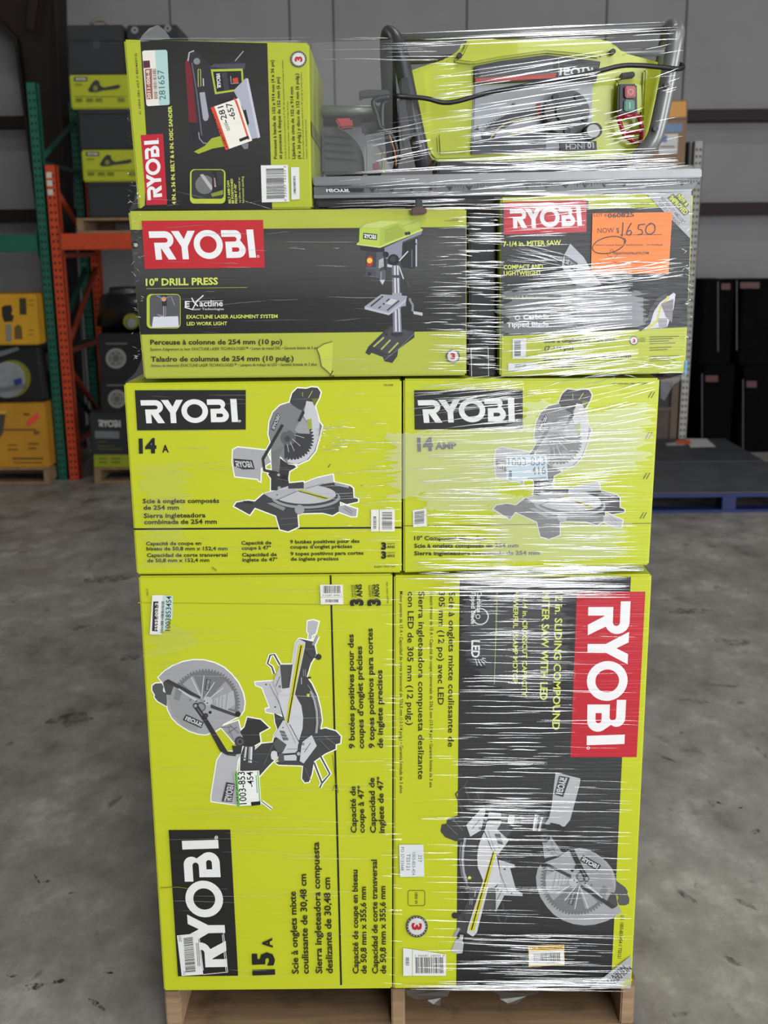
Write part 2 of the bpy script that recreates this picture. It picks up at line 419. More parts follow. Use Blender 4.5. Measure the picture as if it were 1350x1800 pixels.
fl([(58, -120), (84, -120), (60, 55), (46, 50)], 9.26, 9.28, 'brace')

# ------------------------------------------------------------------ storage racks
def holes(name, parent, x0, x1, Y, z0, z1, mat, pitch=.0508):
    bm = bmesh.new(); z = z0 + .04
    while z < z1 - .03:
        for fx in (.3, .7):
            cx = x0 + (x1 - x0) * fx; vs = [bm.verts.new((cx + .0085 * math.cos(a), Y - .0006, z + .011 * math.sin(a))) for a in [math.pi * 2 * k / 8 for k in range(8)]]
            bm.faces.new(vs)
        z += pitch
    o = from_bm(name, bm, parent, mat); o['kind'] = 'stuff'; return o
HOLE = plain((16, 18, 18), .8)
def rack(label, px0, px1, ztop, mat, matd, beams, deep=1.06, Yf=8.1):
    a = PZ(px0, 838, 0); X0 = P(px0, 838, Yf).x; X1 = P(px1, 838, Yf).x
    r = thing('rack_upright', ((X0 + X1) / 2, Yf, 0), label[0], 'rack upright')
    for Y in (Yf, Yf + deep):
        bm = bmesh.new()
        add_box(bm, X0, X1, Y, Y + .006, 0, ztop); add_box(bm, X0, X0 + .005, Y, Y + .075, 0, ztop); add_box(bm, X1 - .005, X1, Y, Y + .075, 0, ztop)
        p = from_bm('post', bm, r, mat)
        holes('post_holes', p, X0, X1, Y, 0, ztop, HOLE)
        box('foot_plate', X0, X1, Y - .015, Y + .09, 0, .008, p, matd)
    xm = (X0 + X1) / 2; zs = [.25, .95, 1.65, 2.3, 2.8]
    for i, z in enumerate([z for z in zs if z < ztop - .1]):
        box('brace', xm - .018, xm + .018, Yf + .07, Yf + deep, z, z + .035, r, matd)
        z2 = min(ztop - .15, z + .6)
        tube('brace', [(xm, Yf + .07, z + .03), (xm, Yf + deep, z2)] if i % 2 else [(xm, Yf + deep, z + .03), (xm, Yf + .07, z2)], .022, r, matd, 6)
    for (bx0, bx1, py0, py1) in beams:
        z1 = P(60, py0, Yf - .02).z; z0 = P(60, py1, Yf - .02).z
        xa = bx0 if bx0 is not None else X1 + .001; xb = bx1 if bx1 is not None else X0 - .001
        bt = thing('rack_beam', ((xa + xb) / 2, Yf, z0), label[1], 'rack beam')
        box('channel', xa, xb, Yf - .02, Yf + .045, z0, z1, bt, mat, .006)
        xe = X1 + .001 if bx0 is None else X0 - .007
        box('end_plate', xe, xe + .006, Yf - .022, Yf + .05, z0 - .04, z1 + .04, bt, matd, .001)
    return r, X0, X1
GREEN = plain((16, 92, 72), .5, 0, .15); GREEND = plain((12, 70, 56), .55, 0, .15)
ORNG = plain((190, 66, 24), .5, 0, .15); ORNGD = plain((150, 55, 24), .55, 0, .15)
zg = P(58, 145, 8.1).z; zo = P(95, 290, 8.1).z
rack(('green perforated rack upright at the left', 'green rack beam running out of the left edge'), 102, 119, zg, GREEN, GREEND, [(-4.4, None, 412, 443)])
rko, OX0, OX1 = rack(('orange perforated rack upright beside the green one', 'orange rack beam under the chainsaw cartons'), 121.5, 140, zo, ORNG, ORNGD, [(None, .35, 411, 440)])
for q, (py, hh) in enumerate(((308, 8), (322, 10), (338, 12))):
    z = P(92, py, 8.1).z; box('rack_tag', OX0 + .012, OX0 + .05, 8.094, 8.0995, z - .02, z + .02, rko, plain((205, 196, 180), .6))

# the upright at the far end of the orange beam
zo2 = P(700, 396, 8.1).z
r2 = thing('rack_upright', (.40, 8.1, 0), 'orange perforated rack upright at the far end of the orange beam', 'rack upright')
for Y in (8.1, 9.16):
    bm = bmesh.new(); add_box(bm, .352, .43, Y, Y + .006, 0, zo2); add_box(bm, .352, .357, Y, Y + .075, 0, zo2); add_box(bm, .425, .43, Y, Y + .075, 0, zo2)
    p_ = from_bm('post', bm, r2, ORNG); holes('post_holes', p_, .352, .43, Y, 0, zo2, HOLE)
for z in (.25, .95, 1.65): box('brace', .375, .41, 8.17, 9.16, z, z + .035, r2, ORNGD)

WOOD = plain((140, 112, 82), .75, 0, .25, 18)
def small_pallet(label, X0, X1, Y0, Y1, zb, mat, h=.13, nb=5, group=None):
    t = thing('wooden_pallet', ((X0 + X1) / 2, (Y0 + Y1) / 2, zb), label, 'pallet', group)
    for i in range(3):
        x = X0 + (X1 - X0 - .05) * i / 2; box('stringer', x, x + .05, Y0, Y1, zb + .018, zb + h - .018, t, mat, .003)
    for i in range(nb):
        y = Y0 + (Y1 - Y0 - .12) * i / (nb - 1); box('deck_board', X0, X1, y, y + .12, zb + h - .018, zb + h, t, mat, .003)
    for i in range(3):
        y = Y0 + (Y1 - Y0 - .12) * i / 2; box('bottom_board', X0, X1, y, y + .12, zb, zb + .018, t, mat, .003)
    return t

# ------------------------------------------------------------------ chainsaw cartons on the rack
zbeam = P(60, 411, 8.08).z
YC = 8.16
xl = P(136, 383, YC).x
small_pallet('wooden pallet on the orange rack beam under chainsaw cartons', xl, xl + 1.0, YC - .04, YC + .95, zbeam, WOOD, P(180, 383, YC - .04).z - zbeam)
BLACKB = plain((40, 42, 43), .55, 0, .12, 8, 0, .4, .3)
LIME = (172, 178, 30)
def bg_carton(label, x0, x1, y0, y1, Y, depth, mat, art=None, name='carton', cat='carton', group=None, z0=None, bev=.01):
    """carton whose front is seen between pixel corners (x0,y0) and (x1,y1)"""
    a = P(x0, y1, Y); b = P(x1, y0, Y)
    if z0 is not None: a.z = z0
    t = thing(name, ((a.x + b.x) / 2, Y + depth / 2, a.z), label, cat, group)
    box('body', a.x, b.x, Y, Y + depth, a.z, b.z, t, mat, bev)
    f = Face(Y, .002); f.step = 4e-4
    if art: art(f)
    f.build(t); return t, b.z
def seam(x0, x1, y, c=(24, 25, 26)):
    def art(f):
        f.part('lid_seam').stroke([(x0, y), (x1, y)], 2, c)
        f.part('tape').poly([((x0 + x1) / 2 - 6, y), ((x0 + x1) / 2 + 6, y), ((x0 + x1) / 2 + 6, y + 14), ((x0 + x1) / 2 - 6, y + 14)], (58, 60, 62))
    return art
def chainsaw_art(x0, y0, x1, y1):
    k = lambda u, v: (x0 + (x1 - x0) * u, y0 + (y1 - y0) * v)
    def art(f):
        f.part('logo_panel').poly([(.05, .09), (.28, .09), (.28, .23), (.05, .23)], (60, 60, 58), k)
        f.part('logo_lettering').logo([(.075, .12), (.255, .12), (.255, .2), (.075, .2)], (200, 200, 196), k)
        f.part('product_picture').poly([(.29, .5), (.36, .28), (.42, .18), (.48, .22), (.5, .36), (.56, .42), (.82, .33), (.85, .4), (.8, .46), (.52, .52), (.44, .56), (.33, .56)], (52, 54, 50), k)
        f.circ((.42, .44), .04, (120, 124, 60), k, 12, .09)
        f.part('printed_line').stroke([(.06, .7), (.95, .7)], .01, (90, 95, 20), k)
        f.part('small_print')
        for u in (.08, .26, .42, .8):
            for v in (.78, .84): f.stroke([(u, v), (u + .12, v)], .022, (96, 100, 30), k)
        f.stroke([(.07, .33), (.2, .33)], .02, (110, 112, 40), k)
    return art
zc = P(180, 383, YC - .04).z
_, zc = bg_carton('black carton directly on the rack pallet, lowest of the chainsaw stack', 157, 330, 318, 383, YC, .5, BLACKB, seam(158, 329, 326), z0=zc)
_, zc = bg_carton('lime green chainsaw carton, lower of the two on the rack', 146, 322, 262, 316, YC, .5, plain(LIME, .5, 0, .06), chainsaw_art(146, 262, 248, 316), z0=zc)
_, zc = bg_carton('black carton between the two lime green chainsaw cartons', 141, 320, 190, 260, YC, .5, BLACKB, seam(142, 319, 200), z0=zc)
_, zc = bg_carton('lime green chainsaw carton, upper of the two on the rack', 125, 306, 130, 187, YC, .5, plain(LIME, .5, 0, .06), chainsaw_art(125, 130, 228, 187), z0=zc)
t, z5 = bg_carton('black tool case with beige handle on top of the chainsaw stack', 122, 216, 43, 128, YC, .45, BLACKB, seam(123, 216, 72), name='tool_case', cat='tool case', z0=zc)
hp = [P(x, y, YC + .05) for x, y in ((161, 44), (163, 37), (170, 35), (180, 35), (186, 38), (187, 44))]
tube('handle', hp, .014, t, plain((120, 112, 100), .6), 8)
def latch(f):
    for x, y in ((237, 53), (295, 50)):
        f.part('latch').ring((x, y), 6.2, 2.6, (135, 137, 138), None, 12); f.poly([(x - 6, y - 2), (x - 2.5, y - 2), (x - 2.5, y + 4), (x - 6, y + 4)], (135, 137, 138))
    f.part('lid_seam').stroke([(220, 78), (312, 78)], 2, (20, 21, 22))
bg_carton('black tool case with two grey latches at the top of the stack', 227, 312, 43, 128, YC, .45, BLACKB, latch, name='tool_case', cat='tool case', z0=zc)

# ------------------------------------------------------------------ yellow goods on the left
YB = 7.95
small_pallet('wooden pallet under the yellow cartons by the green rack', P(-160, 845, YB).x, P(89, 845, YB).x, YB, YB + .95, 0, WOOD, .125)
YEL = plain((202, 150, 26), .55, 0, .1, 6); YEL2 = plain((186, 132, 30), .6, 0, .12, 6)
def yart_low(f):
    f.part('small_print')
    for (x0, x1, y, w) in ((22, 76, 806, 5), (24, 74, 813, 3), (50, 68, 780, 4), (50, 64, 788, 4), (14, 30, 782, 3), (14, 32, 790, 3), (42, 52, 728, 6), (60, 70, 760, 8), (8, 64, 755, 4)):
        f.stroke([(x0, y), (x1, y)], w * .7, (112, 80, 26))
    f.part('sale_tag').poly([(46, 742), (66, 724), (70, 733), (50, 750)], (226, 76, 62))
    f.part('product_picture').poly([(-10, 730), (10, 728), (6, 760), (-10, 785)], (70, 66, 60)); f.poly([(-10, 722), (11, 722), (11, 727), (-10, 727)], (205, 160, 80))
def yart_top(f):
    f.part('logo_panel').poly([(34, 524), (46, 524), (47, 553), (35, 553)], (60, 52, 26))
    f.part('product_picture').poly([(3, 540), (8, 537), (20, 536), (22, 545), (20, 552), (25, 556), (22, 565), (8, 566), (4, 556)], (40, 38, 34))
    f.poly([(26, 575), (32, 570), (38, 574), (40, 596), (26, 596)], (98, 78, 30))
    f.part('small_print').poly([(10, 570), (20, 570), (21, 600), (11, 600)], (126, 124, 116))
    for y in (528, 536, 580, 588): f.stroke([(50, y), (60, y)], 1.5, (130, 98, 24))
t, zy = bg_carton('large yellow carton with red tag on the left pallet', -150, 78, 709, 822, YB, .6, YEL2, yart_low, z0=.125)
# wrapped machine between the yellow cartons
wm = thing('wrapped_machine', (P(20, 700, YB).x, YB + .3, zy), 'black film wrapped round saw between the two yellow cartons', 'power tool')
BLK = plain((22, 23, 25), .35, 0, .3, 12, .4, .6, .4)
GREY = plain((120, 122, 124), .4, .3)
def wprism(nm, pts, Y0, Y1, m, bev=.01): return prism(nm, pts, Y0, Y1, wm, m, bev)
zz = zy
a = P(-150, 709, YB); b = P(70, 606, YB)
bm = bmesh.new()
add_hull(bm, [(a.x, YB + .06, zy), (b.x, YB + .06, zy), (b.x - .02, YB + .06, b.z), (a.x, YB + .06, b.z)], [(a.x, YB + .6, zy), (b.x, YB + .6, zy), (b.x - .02, YB + .55, b.z), (a.x, YB + .55, b.z)])
bmesh.ops.bevel(bm, geom=bm.edges[:], offset=.03, segments=2, affect='EDGES')
from_bm('film_wrapped_body', bm, wm, BLK)
disc('guard', 12, 668, YB + .03, 32, YB + .07, wm, plain((150, 154, 156), .3, .2), 24, .012)
disc('guard_rim', 20, 666, YB + .04, 33, YB + .075, wm, plain((120, 118, 36), .5), 24, .004)
wprism('base_plate', [(-40, 688), (42, 676), (44, 681), (-40, 696)], YB + .0, YB + .06, GREY, .004)
wprism('blue_knob', [(24, 668), (36, 664), (38, 674), (26, 678)], YB + .01, YB + .04, plain((40, 56, 120), .4), .004)
wprism('film_fold', [(-20, 622), (30, 610), (32, 616), (-20, 634)], YB + .03, YB + .06, GREY, .003)
bg_carton('yellow carton with tool picture, topmost on the left pallet', -150, 62, 517, 604, YB, .5, YEL, yart_top, z0=b.z)

# ------------------------------------------------------------------ wrapped goods right of the orange post
YR = 7.95
small_pallet('wooden pallet at the floor right of the orange post', P(166, 845, YR).x, P(400, 845, YR).x, YR, YR + .9, 0, WOOD, .12)
def rart(f):
    f.part('logo_lettering').logo([(173, 738), (212, 739), (212, 751), (173, 750)], (190, 190, 188))
    f.part('label').poly([(167, 757), (210, 758), (210, 771), (167, 770)], (112, 114, 116))
    f.part('green_band').poly([(165, 799), (300, 799), (300, 821), (166, 821)], (140, 150, 30))
    f.part('small_print')
    for (x, y, w) in ((172, 776, 14), (172, 784, 30), (172, 789, 44), (174, 806, 14), (196, 806, 16), (174, 812, 14), (196, 812, 16)): f.stroke([(x, y), (x + w, y)], 2, (84, 92, 40))
_, zr = bg_carton('dark carton with white lettering and green band behind the stack', 163, 330, 724, 822, YR, .5, plain((40, 41, 43), .5), rart, z0=.12)
def disc_art(cx, cy, r):
    def art(f):
        f.part('blade_picture').circ((cx, cy), r, (140, 140, 134)); f.circ((cx, cy), r * .8, (118, 118, 112)); f.circ((cx, cy), r * .3, (86, 86, 82))
        for i in range(6):
            an = i * math.pi / 3; f.circ((cx + r * .55 * math.cos(an), cy + r * .55 * math.sin(an)), r * .1, (70, 70, 68), None, 8)
        f.part('small_print').stroke([(cx - 18, cy - r - 8), (cx + 20, cy - r - 8)], 3, (96, 96, 96))
    return art
_, zr = bg_carton('dark carton with a pale saw blade, lower one on the wrapped load', 178, 330, 664, 722, YR, .45, BLK, disc_art(206, 709 - 8, 16), z0=zr)
_, zr = bg_carton('dark carton with a pale saw blade, upper one on the wrapped load', 176, 330, 585, 662, YR, .45, BLK, disc_art(204, 630, 18), z0=zr)
t = thing('wrapped_tool', (P(220, 585, YR).x, YR + .25, zr), 'dark film wrapped tool on top of the blade cartons', 'power tool')
a = P(160, 585, YR); b = P(320, 505, YR)
bm = bmesh.new()
add_hull(bm, [(a.x, YR + .05, zr), (b.x, YR + .05, zr), (b.x, YR + .05, b.z), (a.x + .08, YR + .05, b.z)], [(a.x, YR + .5, zr), (b.x, YR + .5, zr), (b.x, YR + .45, b.z), (a.x + .1, YR + .45, b.z)])
bmesh.ops.bevel(bm, geom=bm.edges[:], offset=.05, segments=3, affect='EDGES')
from_bm('film_wrapped_body', bm, t, BLK, True)
disc('motor_cover', 230, 565, YR + .02, 14, YR + .08, t, plain((120, 124, 40), .4), 18, .01)
disc('motor_cap', 231, 568, YR + .005, 8, YR + .03, t, plain((130, 132, 132), .4), 18, .004)

# ------------------------------------------------------------------ right hand side
YG = 8.95
gx0 = P(1221, 250, YG).x; gx1 = P(1237, 250, YG).x; zt = P(1230, 248, YG).z
gr = thing('rack_upright', ((gx0 + gx1) / 2, YG, 0), 'pale grey perforated rack upright right of the stack', 'rack upright')
GM = plain((150, 148, 142), .5, .2, .1)
for Y in (YG, YG + .6):
    bm = bmesh.new(); add_box(bm, gx0, gx1, Y, Y + .006, 0, zt); add_box(bm, gx0, gx0 + .005, Y, Y + .07, 0, zt); add_box(bm, gx1 - .005, gx1, Y, Y + .07, 0, zt)
    p = from_bm('post', bm, gr, GM); holes('post_holes', p, gx0, gx1, Y, 0, zt, HOLE)
z1 = P(1200, 291, YG).z
gbm = thing('rack_beam', (1.6, YG, z1 - .11), 'pale grey rack beam under the brown carton behind the saw', 'rack beam')
box('channel', .9, gx0 - .001, YG - .01, YG + .05, z1 - .11, z1, gbm, GM, .005)
for z in (.4, 1.2, 2.0): box('brace', (gx0 + gx1) / 2 - .015, (gx0 + gx1) / 2 + .015, YG + .05, YG + .6, z, z + .03, gr, GM)
def brown_art(f):
    f.part('orange_panel').poly([(1168, 179), (1206, 178), (1206, 205), (1168, 207)], (206, 146, 60))
    f.part('picture_panel').poly([(1158, 218), (1199, 217), (1198, 232), (1158, 233)], (96, 128, 160))
    f.poly([(1158, 236), (1192, 235), (1190, 270), (1158, 271)], (196, 196, 194)); f.poly([(1158, 238), (1173, 238), (1172, 250), (1158, 250)], (90, 116, 150))
    f.part('small_print').stroke([(1160, 258), (1186, 258)], 3, (96, 96, 96)); f.stroke([(1168, 210), (1206, 209)], 2, (90, 70, 50))
bg_carton('brown carton with orange and blue panels behind the upturned saw', 1040, 1210, 175, 291, YG + .02, .45, plain((132, 104, 76), .65), brown_art, z0=z1)
fp = thing('picture_frame', (P(1215, 290, YG).x - .02, YG + .2, z1), 'thin white board with black and orange edges beside the grey upright', 'board')
for nm, x0, x1, c in (('board', 1211.5, 1216.5, (176, 176, 176)), ('edge', 1208, 1211.3, (40, 40, 40)), ('edge', 1216.7, 1219.5, (160, 70, 40))):
    prism(nm, [(x0 + 2, 249), (x1 + 2, 249), (x1, 290.5), (x0, 290.5)], YG + .085, YG + .45, fp, plain(c, .6), .002)
# wooden crate below
cr = thing('wooden_crate', (P(1170, 770, YG).x, YG + .3, 0), 'brown wooden crate with dark glass at the foot of the grey upright', 'crate')
CW = plain((92, 76, 62), .7, 0, .2, 14)
cx0 = P(1040, 700, YG).x; cx1 = gx0 - .015
zcr = P(1180, 664, YG).z; zmid = P(1180, 719, YG).z
box('panel', cx0 + .02, cx1 - .02, YG + .03, YG + .55, .01, zcr - .01, cr, plain((38, 38, 42), .25, 0, .3))
box('lower_board', cx0, cx1, YG + .012, YG + .03, .0, zmid - .01, cr, plain((74, 64, 58), .7, 0, .2, 14), .003)
box('rail', cx0, cx1, YG, YG + .05, zmid - .015, zmid + .015, cr, CW, .003); box('rail', cx0, cx1, YG, YG + .05, zcr - .03, zcr, cr, CW, .003)
for x in (cx0, cx1 - .06): box('corner_post', x, x + .06, YG - .004, YG + .055, 0, zcr, cr, CW, .003)
# black loads
BLK2 = plain((6, 6, 7), .8, 0, .4, 10, .3, .06, 0.)
def bl_art(xa, xb, yy):
    def art(f):
        f.part('red_label').poly([(xa, yy), (xb, yy), (xb, yy + 11), (xa, yy + 11)], (70, 14, 16))
        f.part('film_glint').stroke([(xa - 6, yy - 3), (xa - 6, yy + 120)], 1.5, (70, 72, 76))  # pale stroke painted as a glint on the black film
    return art
YK = 9.0
z_ = P(1260, 640, YK).z
_, zk = bg_carton('lower black wrapped carton right of the grey upright', 1229, 1293, 640, 800, YK, .6, BLK2, bl_art(1240, 1262, 660), z0=0)
bg_carton('upper black wrapped carton right of the grey upright', 1229, 1293, 492, 640, YK, .6, BLK2, bl_art(1268, 1284, 498), z0=zk)
_, zk = bg_carton('lower black wrapped carton at the right edge of the view', 1297, 1420, 640, 806, YK - .06, .6, BLK2, bl_art(1312, 1330, 670), z0=0)
bg_carton('upper black wrapped carton with red label at the right edge', 1297, 1420, 492, 640, YK - .06, .6, BLK2, bl_art(1301, 1335, 496), z0=zk)

# blue pallets carrying grey slip sheets
BLUE = plain((20, 38, 92), .6, 0, .2, 14); SHEET = plain((74, 76, 80), .6, 0, .25, 5)
def blue_pallet(label, X0, X1, Y0, Y1, mat2):
    t = thing('blue_pallet', ((X0 + X1) / 2, (Y0 + Y1) / 2, 0), label, 'pallet')
    for i in range(3):
        x = X0 + (X1 - X0 - .09) * i / 2
        for j in range(3):
            y = Y0 + (Y1 - Y0 - .14) * j / 2; box('block', x, x + .09, y, y + .14, .02, .105, t, BLUE, .003)
    for j in range(3):
        y = Y0 + (Y1 - Y0 - .12) * j / 2; box('bottom_board', X0, X1, y, y + .12, 0, .02, t, BLUE, .003)
    for j in range(6):
        y = Y0 + (Y1 - Y0 - .13) * j / 5; box('deck_board', X0, X1, y, y + .13, .105, .128, t, BLUE, .003)
    box('slip_sheet', X0 + .005, X1 - .005, Y0 + .01, Y1 - .005, .128, .136, t, mat2, .002); return t
e = PZ(1140, 866, .13)
blue_pallet('blue pallet with grey sheet nearest on the right', 1.64, 2.86, 6.85, 7.86, SHEET)
blue_pallet('blue pallet with grey sheet behind the nearest blue one', 1.62, 2.84, 7.89, 8.86, plain((62, 64, 69), .6, 0, .25, 5))
pp = thing('paper_sheet', (*PZ(1200, 782, .1361)[:2], .1361), 'white paper with orange corner lying on the blue pallet', 'paper')
q = [PZ(x, y, .1375) for x, y in ((1205, 771), (1242, 771), (1258, 785), (1214, 786))]
bm = bmesh.new(); add_hull(bm, q, [v - Vector((0, 0, .001)) for v in q]); from_bm('sheet', bm, pp, plain((196, 196, 194), .6))
q = [PZ(x, y, .1378) for x, y in ((1169, 780), (1188, 777), (1205, 782), (1172, 783))]
bm = bmesh.new(); add_hull(bm, q, [v - Vector((0, 0, .001)) for v in q]); from_bm('sheet', bm, pp, plain((170, 170, 168), .6))
q = [PZ(x, y, .1386) for x, y in ((1187, 774), (1212, 773), (1216, 780), (1190, 781))]
bm = bmesh.new(); add_hull(bm, q, [v - Vector((0, 0, .001)) for v in q]); from_bm('orange_corner', bm, pp, plain((220, 96, 56), .6))

# ------------------------------------------------------------------ the pallet under the stack
def wood(col):
    m, nt, b = new_mat('pallet_wood')
    f = noise(nt, mapping(nt, (3, 40, 60)), 1.2, 6, .6); f2 = noise(nt, mapping(nt, (6, 6, 6)), 1.5, 5, .6)
    c = lin(col); cc = ramp(nt, f, [(.3, tuple(x * .72 for x in c)), (.7, tuple(x * 1.15 for x in c))])
    st = ramp(nt, f2, [(.55, (1, 1, 1)), (.72, (.45, .43, .42))])
    mx = nt.nodes.new('ShaderNodeMixRGB'); mx.blend_type = 'MULTIPLY'; mx.inputs[0].default_value = .8
    nt.links.new(cc, mx.inputs[1]); nt.links.new(st, mx.inputs[2]); nt.links.new(mx.outputs[0], b.inputs['Base Color'])
    b.inputs['Roughness'].default_value = .8; bump(nt, f, b, .25, .003); return m
PW = wood((158, 130, 98)); PW2 = wood((128, 102, 74))
YS = 2.04            # front of the stack
YP = YS + .028       # front of the pallet
zdeck = P(690, 1739, YS).z
BOT = lambda x: pyz(x, zdeck + .0005, YS)
xL = P(290, 1760, YP).x; xR = P(1115, 1760, YP).x
pal = thing('wooden_pallet', ((xL + xR) / 2, YP + .6, 0), 'wooden stringer pallet carrying the tall stack of tool cartons', 'pallet')
xs = [(xL, P(318, 1770, YP).x), (P(688, 1770, YP).x, P(712, 1770, YP).x), (P(1091, 1770, YP).x, xR)]
for x0, x1 in xs: box('stringer', x0, x1, YP, YP + 1.2, .02, zdeck - .018, pal, PW, .003)
for i in range(6):
    y = YP + i * (1.2 - .11) / 5; box('deck_board', xL, xR, y, y + .11, zdeck - .018, zdeck, pal, PW2, .002)
for y in (YP, YP + .53, YP + 1.08): box('bottom_board', xL, xR, y, y + .14, 0, .02, pal, wood((142, 116, 86)), .002)

# ------------------------------------------------------------------ cartons
PALE = (206, 214, 96)
BLKI = (30, 30, 29); TXT = (44, 44, 26)
def carton(label, quad, Y, depth, col, sides=None):
    fr = [P(x, y, Y) for x, y in quad]
    t = thing('tool_carton', ((fr[2].x + fr[3].x) / 2, Y + depth / 2, min(fr[2].z, fr[3].z)), label, 'carton')
    bk = [Vector((v.x, v.y + depth, v.z)) for v in fr]
    bm = bmesh.new(); add_hull(bm, fr, bk); bmesh.ops.recalc_face_normals(bm, faces=bm.faces)
    bmesh.ops.bevel(bm, geom=bm.edges[:], offset=.0032, segments=2, affect='EDGES')
    from_bm('body', bm, t, ink(col))
    # closing flaps: the seam across each side face
    for s, (i, j) in ((-1, (0, 3)), (1, (1, 2))):
        a = fr[i].lerp(fr[j], .5); v = Vector((s * .0012, 0, 0))
        q = [a + Vector((0, .01, .012)) + v, a + Vector((0, depth - .01, .012)) + v, a + Vector((0, depth - .01, -.012)) + v, a + Vector((0, .01, -.012)) + v]
        mesh('side_tape', q, [(0, 1, 2, 3)], t, ink((120, 124, 60)))
    return t, Face(Y)
def zof(px, py, Y=YS): return P(px, py, Y).z

LIMEB = (188, 195, 32)      # bright lime carton
LIMEO = (170, 178, 62)      # olive lime of the older print

